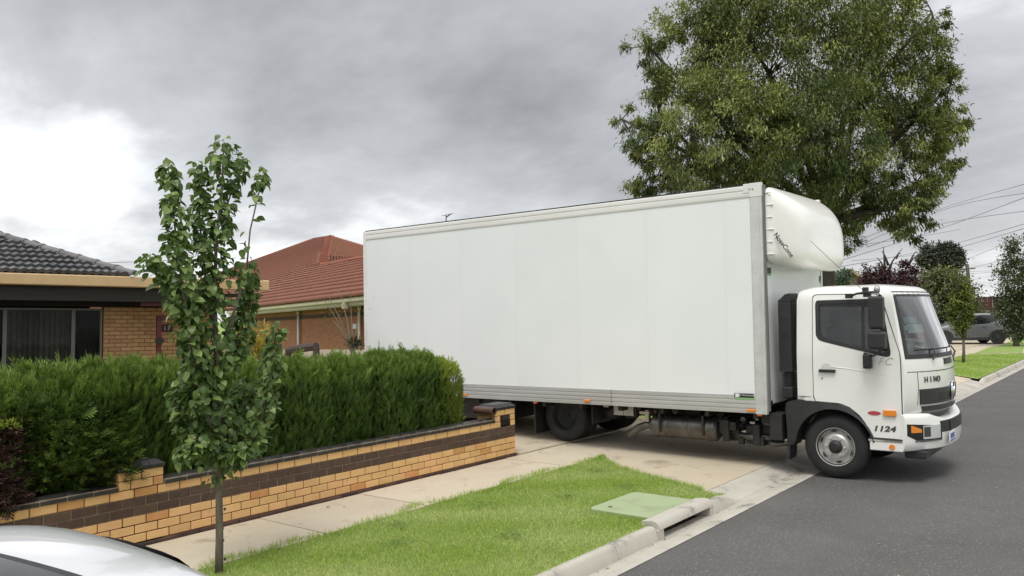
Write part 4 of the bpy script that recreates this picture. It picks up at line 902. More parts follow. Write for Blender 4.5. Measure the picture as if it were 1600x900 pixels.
# --- front face
def fpatch(x0, x1, z0, z1, off, th=.02, nx=16, nz=3, fn=yfront, sk=0.0):
    """plate following the cab front; sk shifts the lower edge inwards"""
    m = MB(); front = []; back = []
    for j in range(nz+1):
        z = z0+(z1-z0)*j/nz; k_ = sk*(1-j/nz)
        front.append([(XC+(x0+k_+(x1-x0-2*k_)*i/nx), fn(XC+x0+k_+(x1-x0-2*k_)*i/nx, z)-off, z) for i in range(nx+1)])
    for r in front: back.append([(x, y+th, z) for x, y, z in r])
    rings = []
    for a, b in zip(front, back): rings.append(a+b[::-1])
    m.loft(rings); return m
ws = MB(); ws.loft([[(XC+u*(.985-(z-1.572)*.06), yfront(XC+u*(.985-(z-1.572)*.06), z)+.004, z) for u in np.linspace(-1, 1, 33)] for z in np.linspace(1.572, 2.365, 17)], caps=False, closed=False)
part(ws, 'windscreen', glass_mat('windscreen_glass', (0.66, 0.74, 0.71), 2.5), smooth=True)
for a in ((-1.0, 1.0, 1.548, 1.60), (-.945, .945, 2.325, 2.385)): part(fpatch(*a, .006, .03, 24, 1), 'windscreen_seal', blk)
for s_ in (-1, 1):
    m = MB(); rings = []
    for z in np.linspace(1.55, 2.38, 9):
        xo = 1.005-(z-1.55)/.83*.06; xi = xo-.045; rings.append([(XC+s_*xo, yfront(XC+s_*xo, z)-.006, z), (XC+s_*xi, yfront(XC+s_*xi, z)-.006, z), (XC+s_*xi, yfront(XC+s_*xi, z)+.02, z), (XC+s_*xo, yfront(XC+s_*xo, z)+.02, z)])
    m.loft(rings); part(m, 'windscreen_seal', blk)
part(fpatch(-1.0, 1.0, 1.385, 1.393, .003, .01, 20, 1), 'panel_seam', seam)
for s_ in (-1, 1):
    m = MB(); xs_ = XC+s_*.87; m.loft([[(xs_-.004, yfront(xs_, z)-.003, z), (xs_+.004, yfront(xs_, z)-.003, z), (xs_+.004, yfront(xs_, z)+.01, z), (xs_-.004, yfront(xs_, z)+.01, z)] for z in (.88, 1.0, 1.2, 1.384)]); part(m, 'panel_seam', seam)
part(fpatch(-.86, .86, .985, 1.175, .014, .03, 18, 3, sk=.02), 'grille', gun, bevel=.004); part(fpatch(-.82, .82, .77, .965, .012, .03, 18, 3, sk=.06), 'grille', gun, bevel=.004); part(fpatch(-.84, .84, .74, 1.165, .004, .02, 18, 3), 'grille_back', blk)
for z in (1.03, 1.065, 1.10):
    for s_ in (-1, 1): part(fpatch(min(s_*.16, s_*.5), max(s_*.16, s_*.5), z-.01, z+.01, .0165, .01, 8, 1), 'grille_slot', blk)
for z in (.80, .835, .87, .905): part(fpatch(-.62, .62, z-.01, z+.01, .0145, .01, 14, 1), 'grille_slot', blk)
ce = (XC-.06, yfront(XC, 1.10)-.022, 1.10)
em = MB(); rr_ = []
for k in range(32):
    t = 2*math.pi*k/32; cx_, cz_ = .105*math.cos(t), .135*math.sin(t); rr_.append([(ce[0]+cx_*s1, ce[1]+dy, ce[2]+cz_*s1) for s1, dy in ((1, 0), (.93, -.014), (.84, -.012), (.80, .0))])
em.loft(rr_+[rr_[0]], caps=False); em2 = part(em, 'emblem', chrome, smooth=True)
for s_ in (-1, 1):
    m = MB(); m.tube([(ce[0]+s_*.075, ce[1]-.004, ce[2]+.085), (ce[0]+s_*.035, ce[1]-.008, ce[2]), (ce[0]+s_*.075, ce[1]-.004, ce[2]-.085)], [.012, .02, .012], 8); part(m, 'emblem_arm', chrome, em2, smooth=True)
m = MB(); m.box(ce[0]-.04, ce[0]+.04, ce[1]-.012, ce[1]-.002, ce[2]-.016, ce[2]+.016); part(m, 'emblem_bar', chrome, em2)
part(MB().lathe([(0, .001), (0, .10), (.02, .105)], (ce[0], ce[1]+.002, ce[2]), axis=1, n=24), 'emblem_back', blk, em2)
for i, ch in enumerate('HINO'):
    x = XC-.75+i*.082; z = 1.285; y = yfront(x, z)-.004; dx = yfront(x+.02, z)-yfront(x-.02, z)
    put_text('brand_lettering', ch, .098, (x, y, z), (.04, dx, 0), (0, (yfront(x, z+.02)-yfront(x, z-.02)), .04), M('badge_dark', (0.1, 0.1, 0.105), .35), truck, extrude=.004, bold=.0015)
m = fpatch(-.30, .05, 1.455, 1.53, .012, .02, 8, 1); part(m, 'grab_handle', blk, bevel=.008); part(fpatch(.35, .65, 1.455, 1.53, .012, .02, 8, 1), 'grab_handle', blk, bevel=.008)
# bumper
def ybump(x, z):
    u = min(1.0, abs(x-XC)/1.06); return 2.065+.39*u**3.0+(.03*((z-.62)/.24)**2)
m = MB(); rings = []
zs = [(.43, .05), (.45, .02), (.54, 0), (.70, -.004), (.82, 0), (.86, .012), (.878, .04), (.88, .10)]
for k in range(29):
    u = math.sin((k/28-.5)*math.pi); x = XC+u*1.055
    dr = .085*max(0.0, 1-(abs(u)/.72)**4); zz_ = [(z-dr*max(0, (z-.6)/.28), d) for z, d in zs]
    rings.append([(x, ybump(x, .62)+d, z) for z, d in zz_]+[(x*.97+XC*.03, ybump(x, .62)+.22, .88-dr), (x*.97+XC*.03, ybump(x, .62)+.22, .43)])
m.loft(rings); part(m, 'bumper', wpaint, smooth=True); flat_edges([o for o in truck.children if o.name.startswith('bumper')][-1], 40)
fnb = lambda x, z: ybump(x, .62)-.004
part(fpatch(-.62, .62, .635, .775, .004, .02, 14, 1, fnb), 'bumper_grille', blk, bevel=.004)
for s_ in (-1, 1):
    hl = MB(); pts = [(-1.035, .755), (-.60, .715), (-.60, .555), (-.94, .545), (-1.02, .62)]; pts = [(p[0]*-s_ if s_ == 1 else p[0], p[1]) for p in pts]
    def hp(p, off): x = XC+p[0]; return (x, ybump(x, .62)-.004-off, p[1])
    N_ = 10; up_ = []; dn_ = []
    for i in range(N_+1):
        t = i/N_; xa = -1.04+.44*t; zt_ = .762-.04*t; zb_ = .62-.09*min(1, t*3.2) if t < .3 else .535+.012*t
        up_.append((xa*(-s_ if s_ == 1 else 1), zt_)); dn_.append((xa*(-s_ if s_ == 1 else 1), zb_))
    m = MB(); m.loft([[hp(u_, .003), hp(d_, .003), hp(d_, -.02), hp(u_, -.02)] for u_, d_ in zip(up_, dn_)]); lamp = part(m, 'headlamp', M('lamp_housing', (0.012, 0.012, 0.013), .25, coat=.5))
    sg_ = -1 if s_ == -1 else 1
    def patch(x0, x1, z0, z1, off, th, mat, nm, sl=0):
        m = MB(); m.loft([[hp((sg_*xx, z1-sl*t), off+th), hp((sg_*xx, z0), off+th), hp((sg_*xx, z0), off), hp((sg_*xx, z1-sl*t), off)] for t, xx in ((t, x0+(x1-x0)*t) for t in np.linspace(0, 1, 6))]); part(m, nm, mat, lamp, smooth=False)
    patch(1.005, .905, .655, .745, .003, .008, amber, 'indicator', sl=.05)
    patch(.88, .64, .575, .735, .003, .008, M('lamp_lens', (0.78, 0.80, 0.82), .2, metal=.5), 'lens'); patch(.88, .80, .60, .72, .011, .003, M('lamp_bowl', (0.16, 0.165, 0.17), .15, metal=.8), 'bowl')
    patch(.97, .66, .545, .56, .003, .006, M('lamp_trim', (0.25, 0.25, 0.26), .2, metal=.8), 'lamp_trim')
q = XC-.36; yb = ybump(q, .62)-.012
part(MB().box(q-.17, q+.17, yb-.012, yb-.002, .505, .635), 'number_plate', M('plate_white', (0.74, 0.75, 0.76), .4), bevel=.004)
pl = [o for o in truck.children if o.name.startswith('number_plate')][-1]; blu = M('plate_blue', (0.07, 0.10, 0.32), .5)
for i in range(6): part(MB().box(q-.125+i*.042, q-.10+i*.042, yb-.0145, yb-.012, .545, .605), 'plate_mark', blu, pl)
part(MB().box(q-.15, q+.15, yb-.0145, yb-.012, .515, .53), 'plate_mark', blu, pl)
part(MB().box(q-.035, q+.035, yb-.006, yb+.05, .64, .76), 'plate_bracket', blk)
part(MB().box(XC-.9, XC+.9, 2.25, 2.5, .33, .43), 'front_spoiler', blk, bevel=.02)
# wipers
for x0, x1 in ((-.62, -.06), (.12, .72)):
    a = (XC+x0, yfront(XC+x0, 1.55)-.03, 1.53); b = (XC+x0+.08, yfront(XC+x0+.08, 1.66)-.03, 1.66); c1 = (XC+x0-.22, yfront(XC+x0-.22, 1.66)-.022, 1.655); c2 = (XC+x1, yfront(XC+x1, 1.64)-.022, 1.66)
    wpr = part(MB().tube([a, ((a[0]+b[0])/2, a[1]-.015, 1.6), b], [.014, .012, .008], 7), 'wiper', blk); part(MB().tube([c1, b, c2], .007, 6), 'wiper_blade', blk, wpr)
# interior
seatm = M('seat_fabric', (0.05, 0.052, 0.056), .9, c2=(.07, .07, .075), scale=8)
for x in (11.35, 12.45):
    st_ = part(MB().box(x-.24, x+.24, 2.85, 3.35, 1.15, 1.33), 'seat', seatm, bevel=.04); part(MB().box(x-.23, x+.23, 3.32, 3.45, 1.28, 1.95), 'seat_back', seatm, st_, bevel=.05); part(MB().box(x-.13, x+.13, 3.34, 3.43, 1.97, 2.15), 'headrest', seatm, st_, bevel=.04)
part(MB().box(XC-.95, XC+.95, 2.45, 2.78, 1.2, 1.56), 'dashboard', M('dash_grey', (0.07, 0.07, 0.072), .7, c2=(.1, .1, .1), scale=4), bevel=.05)
m = MB(); cc = Vector((11.36, 2.83, 1.66)); nv = Vector((0, .75, .66)).normalized(); uv = Vector((1, 0, 0)); vv = nv.cross(uv); pts = [cc+(uv*math.cos(t)+vv*math.sin(t))*.22 for t in np.linspace(0, 2*math.pi, 25)]
m.tube(pts, .016, 8, caps=False); m.tube([cc-uv*.2, cc+uv*.2], .014, 6); m.tube([cc, cc-nv*.3], .03, 8); part(m, 'steering_wheel', blk, smooth=True)
part(MB().box(XC-.93, XC+.93, 2.66, 3.7, 2.375, 2.382), 'headliner', M('headliner', (0.42, 0.42, 0.40), .95))
for x0, x1, z0, z1, c in ((-.86, -.60, 1.98, 2.06, (.30, .42, .55)), (-.84, -.52, 1.86, 1.97, (.72, .73, .72)), (-.70, -.56, 1.78, 1.855, (.62, .3, .16)), (-.88, -.72, 1.90, 1.955, (.45, .58, .62))):
    part(fpatch(x0, x1, z0, z1, -.016, .002, 4, 1), 'windscreen_notice', M('notice_%d' % int(c[0]*100), c, .7))
part(MB().tube([(XC-.35, 2.62, 1.56), (XC-.2, 2.56, 1.72), (XC-.32, 2.6, 1.62)], [.06, .09, .05], 8), 'dash_cloth', M('cloth_pale', (.45, .47, .46), .95), smooth=True)
# mirrors
def pxbox(x, px0, py0, px1, py1, dx, name, mat, parent, bev):
    a = on(0, x, px0, py0); b = on(0, x, px1, py1); return part(MB().box(x-dx/2, x+dx/2, min(a[1], b[1]), max(a[1], b[1]), min(a[2], b[2]), max(a[2], b[2])), name, mat, parent, bevel=bev, seg=3)
mir = pxbox(10.64, 1357, 463, 1382, 514, .16, 'mirror', blk, truck, .035); pxbox(10.64, 1357, 518, 1385, 546, .17, 'mirror', blk, truck, .035); pxbox(10.80, 1348.5, 553, 1362.5, 576, .09, 'mirror', blk, truck, .02)
P_ = lambda x, a, b: tuple(on(0, x, a, b))
part(MB().tube([P_(10.86, 1324, 465), P_(10.78, 1338, 459), P_(10.70, 1352, 457), P_(10.66, 1370, 456), P_(10.64, 1376, 462), P_(10.64, 1377, 470)], .014, 8), 'mirror_arm', blk, smooth=True)
part(MB().tube([P_(10.66, 1376, 540), P_(10.68, 1375, 550), P_(10.80, 1365, 556), P_(10.85, 1350, 552)], .012, 8), 'mirror_arm', blk, smooth=True)
pxbox(10.84, 1321, 459, 1332, 466, .05, 'mirror_bracket', blk, truck, .005); pxbox(10.80, 1348, 449, 1357, 458, .07, 'mirror_bracket', blk, truck, .006); pxbox(10.80, 1349, 458, 1361, 464, .05, 'mirror_bracket', blk, truck, .005)
part(MB().lathe([(-.03, .01), (-.02, .045), (.02, .05), (.04, .02)], P_(10.74, 1371, 452), axis=1, n=12), 'round_mirror', M('mirror_back_grey', (.42, .42, .42), .3, metal=.3), smooth=True)
part(MB().tube([P_(10.78, 1350, 455), P_(10.60, 1266, 376)], [.004, .0025], 5), 'antenna', blk)
m = MB(); q = on(0, 12.98, 1455, 490); m.box(13.0, 13.10, q[1]-.05, q[1]+.05, q[2]-.22, q[2]+.16); part(m, 'mirror', blk, bevel=.03)
# air intake stack behind the cab
part(MB().box(10.93, 11.25, 3.83, 4.0, 1.35, 2.28).prism([(3.83, 2.28), (4.0, 2.28), (4.0, 2.30), (3.9, 2.385), (3.83, 2.40)], 0, 10.93, 11.25), 'air_intake', blk, bevel=.012)
part(MB().box(10.95, 11.2, 3.84, 3.98, 1.0, 1.15), 'air_duct', blk, bevel=.02)
for k in range(14): part(MB().box(10.927, 10.93, 3.845, 3.985, 1.40+k*.05, 1.425+k*.05), 'intake_slat', chas)
for k in range(8): part(MB().box(10.965, 11.2, 3.855, 3.975, 1.152+k*.024, 1.168+k*.024), 'bellows', blk)
# --- chassis and running gear
part(MB().box(11.48, 11.56, 3.0, 11.4, .60, .80), 'chassis_rail', chas); part(MB().box(12.34, 12.42, 3.0, 11.4, .60, .80), 'chassis_rail', chas)
for k in range(11): y = 4.3+k*.7; part(tz(MB().box(10.80, 13.15, y-.03, y+.03, .72, .80)), 'cross_bearer', chas)
part(tz(MB().box(10.78, 13.17, 4.15, 11.9, .895, .899)), 'box_floor', chas)
part(MB().box(11.55, 12.35, 2.55, 4.7, .36, 1.0), 'engine', chas, bevel=.05); part(MB().box(11.0, 12.9, 2.6, 2.75, .5, .8), 'front_crossmember', chas)
part(MB().tube([(11.1, WY, WZ), (12.7, WY, WZ)], .06, 10), 'front_axle', chas); part(MB().tube([(11.2, 7.5, .56), (12.7, 7.5, .56)], .085, 10), 'rear_axle', chas); part(MB().lathe([(-.2, .08), (-.12, .2), (.12, .2), (.2, .08)], (11.95, 7.45, .55), axis=1, n=16), 'differential', chas)
part(MB().tube([(11.95, 4.7, .55), (11.95, 7.3, .55)], .055, 10), 'drive_shaft', chas)
part(MB().box(10.83, 11.15, 3.95, 4.12, .45, .8), 'battery_tray', chas, bevel=.01)
mz, mx_ = .50, 11.06
muf = part(MB().lathe([(4.93, .02), (4.93, .13), (4.96, .165), (5.03, .165), (5.05, .175), (5.10, .175), (5.12, .165), (5.32, .165), (5.33, .172), (5.35, .172), (5.36, .165), (5.62, .165), (5.63, .172), (5.66, .172), (5.67, .165), (5.86, .165), (5.88, .178), (5.93, .178), (5.95, .12), (6.0, .10), (6.0, .01)], (mx_, 0, mz), axis=1, n=28), 'muffler', steel, smooth=True); flat_edges(muf, 30)
part(MB().tube([(mx_, 5.98, mz), (mx_-.02, 6.08, mz-.01), (mx_-.05, 6.2, mz-.06), (mx_-.10, 6.36, mz-.17)], [.06, .06, .058, .055], 12), 'tailpipe', steel, smooth=True)
part(MB().tube([(mx_, 4.95, mz), (mx_+.06, 4.80, mz+.02), (mx_+.25, 4.65, mz+.05), (mx_+.4, 4.4, .6)], [.075, .075, .07, .07], 12), 'exhaust_pipe', steel, smooth=True)
part(MB().lathe([(0, .001), (-.02, .07), (0, .1)], (mx_, 4.93, mz), axis=1, n=20), 'sensor_boss', chas, muf)
for y in (5.10, 5.78): part(MB().box(mx_-.02, mx_+.5, y-.02, y+.02, .62, .72), 'muffler_bracket', chas); part(MB().box(mx_-.19, mx_-.165, y-.016, y+.016, .42, .7), 'strap', chas)
part(MB().box(10.99, 11.0, 6.28, 6.62, .615, .80), 'grey_plate', M('plate_grey', (0.50, 0.50, 0.49), .55, c2=(.42, .42, .41), scale=5), bevel=.003); part(MB().box(10.985, 10.991, 6.448, 6.452, .62, .79), 'plate_seam', seam)
part(MB().box(11.02, 11.3, 6.25, 6.65, .6, .78), 'tool_box', chas, bevel=.01)
part(MB().lathe([(6.75, .02), (6.75, .11), (6.80, .13), (7.0, .13), (7.05, .02)], (11.35, 0, .62), axis=1, n=16), 'air_tank', chas, smooth=True)
part(MB().box(10.95, 11.02, 6.0, 6.06, .55, .72), 'pipe_hanger', M('zinc', (0.5, 0.49, 0.46), .4, metal=.8)); part(MB().box(10.93, 10.97, 5.98, 6.14, .66, .70), 'pipe_hanger', MATS['zinc'])
rk = random.Random(5)
for k in range(34):                                       # pumps, valves, brackets and cables along the chassis side
    y = rk.uniform(4.15, 4.95) if k < 26 else rk.uniform(5.1, 6.9); z = rk.uniform(.36, .74) if k < 26 else rk.uniform(.6, .76); x = rk.uniform(10.95, 11.35); s_ = rk.uniform(.025, .075)
    mt = rk.choice((chas, chas, chas, blk, steel, MATS['zinc']))
    if mt is MATS['zinc']: s_ *= .45
    if rk.random() < .5: part(MB().box(x-s_, x+s_, y-s_*rk.uniform(.6, 1.5), y+s_*rk.uniform(.6, 1.5), z-s_, z+s_*rk.uniform(.6, 1.6)), 'fitting', mt, bevel=.006)
    else: part(MB().lathe([(-s_*1.6, .01), (-s_*1.6, s_), (s_*1.6, s_), (s_*1.6, .01)], (x, y, z), axis=rk.choice((0, 1)), n=12), 'fitting', mt)
part(MB().box(11.05, 11.5, 4.15, 4.55, .33, .6), 'gearbox', chas, bevel=.03); part(MB().box(10.93, 11.2, 4.30, 4.40, .34, .62), 'bracket', chas, bevel=.01); part(MB().box(10.93, 11.2, 4.74, 4.84, .36, .66), 'bracket', chas, bevel=.01)
part(MB().tube([(11.05, 4.1, .45), (11.05, 4.5, .43), (11.1, 4.9, .47)], .05, 10), 'air_pipe', steel, smooth=True)
part(MB().tube([(10.98, 3.9, .40), (11.0, 4.15, .36), (11.1, 4.3, .42)], .035, 8), 'air_pipe', steel, smooth=True)
for k in range(6):
    y0 = rk.uniform(4.1, 5.0); part(MB().tube([(rk.uniform(10.98, 11.2), y0, rk.uniform(.6, .78)), (rk.uniform(10.98, 11.2), y0+rk.uniform(.1, .4), rk.uniform(.45, .7)), (rk.uniform(10.98, 11.3), y0+rk.uniform(.4, .9), rk.uniform(.6, .78))], .011, 6), 'cable', blk, smooth=True)
# rear guards and flaps
part(MB().box(10.9, 11.5, 8.05, 8.08, .25, .80), 'rear_mud_flap', chas); part(MB().box(12.4, 13.0, 8.05, 8.08, .25, .80), 'rear_mud_flap', chas)
part(MB().box(10.95, 11.5, 6.98, 7.0, .45, .80), 'rear_guard', chas)
part(MB().box(10.88, 13.06, 8.7, 11.65, .40, .77), 'tail_lift', chas, bevel=.02); part(MB().box(11.0, 12.95, 8.1, 8.13, .22, .8), 'mud_screen', chas); part(MB().box(10.9, 13.05, 11.7, 11.78, .4, .6), 'underrun_bar', chas)
def wheel(xf, y, z, R=.405, W=.235, face=-1, rear=False, dual=False):
    """tyre and rim; xf = outer tyre face, face=-1 looks towards -X"""
    s_ = -face
    w0 = thing('wheel', '', ''); del w0['label']; del w0['category']; w0.parent = truck; w0.location = Vector((xf, y, z))-truck.matrix_basis.translation
    X = lambda d: s_*d
    prof = [(.03, .222), (.008, .235), (.0, .28), (.004, .33), (.02, .368), (.038, .392), (.055, .401), (.07, .404), (.071, .394), (.083, .394), (.084, .405), (W/2-.012, .405), (W/2-.011, .394), (W/2+.011, .394), (W/2+.012, .405), (W-.084, .405), (W-.083, .394), (W-.071, .394), (W-.07, .404), (W-.04, .392), (W-.004, .33), (W, .28), (W-.03, .222)]
    t = MB().lathe([(X(a), r*R/.405) for a, r in prof], (0, 0, 0), axis=0, n=56); o = t.build('tyre', rubber, w0, world=False, smooth=True); flat_edges(o, 45)
    k = 1 if not rear else -1
    if dual: rp = [(.012, .243), (.005, .24), (.03, .225), (.10, .215), (.20, .16), (.20, .02)]
    elif rear: rp = [(.012, .243), (.005, .24), (.03, .228), (.12, .215), (.17, .13), (.17, .02)]
    else: rp = [(.012, .245), (.002, .243), (.004, .236), (.03, .226), (.062, .216), (.075, .205), (.068, .19), (.045, .168), (.028, .150), (.022, .142), (.020, .085), (.026, .083)]
    rm = MB().lathe([(X(a), r*R/.405) for a, r in rp], (0, 0, 0), axis=0, n=56).build('rim', M('rim_shaded', (.018, .018, .018), .7) if rear or dual else rimm, w0, world=False, smooth=True); flat_edges(rm, 28)  # rear rims coloured near black to stand in for shade under the box
    if not rear and not dual:
        for i in range(6):
            a = math.radians(30+60*i-8); h = MB(); cy_, cz_ = .190*math.cos(a), .190*math.sin(a); ring = []
            for j in range(14):
                tt = 2*math.pi*j/14; lr, lt = .017*math.cos(tt), .036*math.sin(tt); ring.append((X(.0665-.020*(lr/.017)*.45-.004), cy_+lr*math.cos(a)-lt*math.sin(a), cz_+lr*math.sin(a)+lt*math.cos(a)))
            h.add(ring, [tuple(range(14))]); h.build('hand_hole', seam, w0, world=False)
            a2_ = math.radians(60*i+2); MB().lathe([(X(.022), .016), (X(-.006), .015), (X(-.012), .010), (X(-.012), .001)], (0, .114*math.cos(a2_), .114*math.sin(a2_)), axis=0, n=8).build('wheel_nut', rimm, w0, world=False)
        hb_ = MB().lathe([(X(.03), .084), (X(-.005), .082), (X(-.012), .07), (X(-.028), .05), (X(-.032), .02), (X(-.032), .001)], (0, 0, 0), axis=0, n=24).build('hub', chas, w0, world=False, smooth=True); flat_edges(hb_, 30)
    return w0
wheel(10.885, WY, WZ); wheel(12.935, WY, WZ, face=1)
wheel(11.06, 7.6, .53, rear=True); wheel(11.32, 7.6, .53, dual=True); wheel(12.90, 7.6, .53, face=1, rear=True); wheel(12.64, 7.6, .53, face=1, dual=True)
# ================================================================ plants
bark = M('young_bark', (0.115, 0.09, 0.068), .9, c2=(0.19, 0.16, 0.125), scale=9, stretch=(3, 3, .6), bump=.5, bscale=60)
barkd = M('old_bark', (0.055, 0.045, 0.037), .95, c2=(0.10, 0.085, 0.07), scale=5, stretch=(3, 3, .5), bump=.8, bscale=20)
def unit(v): return v/np.maximum(1e-9, np.linalg.norm(v, axis=-1, keepdims=True))
# ---------------------------------------------------------------- conifer hedge: one shrub after another along the wall
def frond_template(seed, droop=.0, nb=6, bw=.05):
    """flat spray: a stem with paired side twigs, all narrow blades; length 1 along y"""
    r = random.Random(seed); v = []; f = []
    def blade(x0, y0, z0, x1, y1, z1, w):
        dx, dy = x1-x0, y1-y0; l = math.hypot(dx, dy) or 1; nx_, ny_ = -dy/l*w, dx/l*w; k = len(v)
        mx, my, mz_ = x0+dx*.55, y0+dy*.55, (z0+z1)/2+.01
        v.extend([(x0, y0, z0), (mx+nx_, my+ny_, mz_), (x1, y1, z1), (mx-nx_, my-ny_, mz_)]); f.append((k, k+1, k+2, k+3))
    blade(0, 0, 0, r.uniform(-.05, .05), 1, -droop, bw*1.1)
    for i in range(nb):
        y = .12+.72*i/nb; l = .42*(1-y*.62)*r.uniform(.8, 1.2)
        for s_ in (-1, 1): blade(0, y, -droop*y*y, s_*l*.62, y+l*.8, -droop*y*y-.05*r.random()+r.uniform(-.08, .08), bw)
    return np.array(v), np.array(f)
FT = [frond_template(i, .1*i, 5, .036) for i in range(3)]
def shrub_mesh(seed, hw, hd, h, n, upright=.8, size=(.10, .17), lumps=9, yellow=0.0, base=.05):
    """foliage shell of a rounded column; local origin at its foot"""
    g_ = np.random.default_rng(seed); per = n//3; Vs = []; Fs = []; Ts = []; off = 0
    lc = g_.uniform(-1, 1, (lumps, 3))*np.array([1, 1, .0])+np.array([0, 0, 0]); la = g_.uniform(0, 2*np.pi, lumps); lz = g_.uniform(0, 1, lumps); lr = g_.uniform(.04, .13, lumps)
    for k in range(3):
        m = per; th = np.where(g_.random(m) < .72, g_.uniform(-np.pi-.35, .35, m), g_.uniform(0, 2*np.pi, m)); t = g_.uniform(0, 1, m)**.85
        top = g_.random(m) < .3
        zf = np.where(top, 1.0, base/h+t*(1-base/h)); rr_ = np.where(top, np.sqrt(g_.random(m)), 1.0)*np.where(g_.random(m) < .22, g_.uniform(.7, .95, m), 1.0)
        sq = 3.4; den = (np.abs(np.cos(th))**sq+np.abs(np.sin(th))**sq)**(-1/sq)
        taper = np.where(zf < .75, .90+.10*np.sin(zf*2.1), 1.0)*np.clip(1-((np.clip(zf, .8, 1)-.8)/.2)**2*.22, .1, 1)
        bump = 1+sum(lr[i]*np.exp(-((np.angle(np.exp(1j*(th-la[i]))))**2)/.10-((zf-lz[i])**2)/.03) for i in range(lumps))-.05
        x = hw*rr_*den*np.cos(th)*taper*bump; y = hd*rr_*den*np.sin(th)*taper*bump; z = zf*h*(1-.0*rr_)+g_.normal(0, .015, m)-np.where(top, (rr_**3)*.10, 0)
        out = np.c_[np.cos(th), np.sin(th), np.zeros(m)]; d = out*(1-upright)[:, None] if hasattr(upright, '__len__') else out*(1-upright)
        d = np.where(top[:, None], out*.22, d)+np.array([0, 0, 1.0])*np.where(top, 1.0, upright)[:, None]+g_.normal(0, .22, (m, 3))
        sz = g_.uniform(size[0], size[1], m)*np.where(top, np.where(g_.random(m) < .06, g_.uniform(1.4, 1.9, m), g_.uniform(.8, 1.3, m)), 1.0); z = z+np.where(top, (sz-size[1])*.35+.05*np.sin(x*17+seed)*np.sin(y*13), 0)
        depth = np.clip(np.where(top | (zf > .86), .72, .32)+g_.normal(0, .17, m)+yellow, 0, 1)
        tv, tf = FT[k]; V, F, T = scatter(tv, tf, np.c_[x, y, z-sz*.45], d, g_.uniform(-.9, .9, m)+th*0, sz, depth, sz*.62)
        Vs.append(V); Fs.append(F+off); Ts.append(T); off += len(V)
    return np_mesh('foliage', np.concatenate(Vs), np.concatenate(Fs), np.concatenate(Ts))
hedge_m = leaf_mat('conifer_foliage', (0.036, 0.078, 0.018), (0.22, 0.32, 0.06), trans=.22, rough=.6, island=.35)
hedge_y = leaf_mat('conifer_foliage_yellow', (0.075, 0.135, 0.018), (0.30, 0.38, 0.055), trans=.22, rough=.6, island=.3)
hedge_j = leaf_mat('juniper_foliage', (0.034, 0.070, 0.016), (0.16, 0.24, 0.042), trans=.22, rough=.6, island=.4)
dead_m = leaf_mat('dead_foliage', (0.055, 0.026, 0.022), (0.105, 0.060, 0.050), trans=.1, rough=.9, island=.4)
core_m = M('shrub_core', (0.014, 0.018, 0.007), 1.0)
def shrub(x, y, hw, hd, h, me, mat, label, name='conifer_shrub', rz=0, sc=1.0, z0=.09):
    s_ = thing(name, label, 'shrub', (x, y, z0), 'conifers of the front hedge')
    if me.materials and me.materials[0] is not mat: me = me.copy(); me.materials.clear()
    o = obj('foliage', me, mat, s_); o.rotation_euler = (0, 0, rz); o.scale = (sc, sc, 1)
    c = MB(); c.loft([[(x+math.cos(t)*hw*r_*sc, y+math.sin(t)*hd*r_*sc, z0+h*zf) for t in np.linspace(0, 2*math.pi, 13)[:-1]] for zf, r_ in ((.05, .72), (.3, .8), (.7, .80), (.86, .68), (.93, .40))]); c.build('core_hull', core_m, s_)  # added solid dark hull, blocks the view through the foliage
    c = MB(); c.tube([(x, y, z0-.03), (x+.02, y, z0+h*.3)], [.05, .03], 7); c.build('trunk', barkd, s_)
    return s_
names = ['wide green conifer behind the young street tree in the hedge', 'dark green conifer just right of the street tree stem in the hedge', 'second upright conifer right of the street tree in the hedge', 'upright conifer in the middle of the hedge run right of the tree', 'tall pointed conifer third from the right end of the hedge', 'dense conifer next to the rounded end plant of the hedge']
xs_h = [4.75, 5.50, 6.24, 6.96, 7.66, 8.27]
for i, x in enumerate(xs_h):
    h = (1.60, 1.55, 1.54, 1.52, 1.54, 1.52)[i]
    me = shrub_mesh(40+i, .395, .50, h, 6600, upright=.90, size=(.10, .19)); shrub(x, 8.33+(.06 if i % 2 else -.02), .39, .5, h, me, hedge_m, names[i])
me = shrub_mesh(60, .33, .46, 1.42, 7000, upright=.75, size=(.06, .11), yellow=.12); shrub(8.70, 8.30, .33, .46, 1.42, me, hedge_y, 'rounded yellow-green conifer at the driveway end of the hedge')
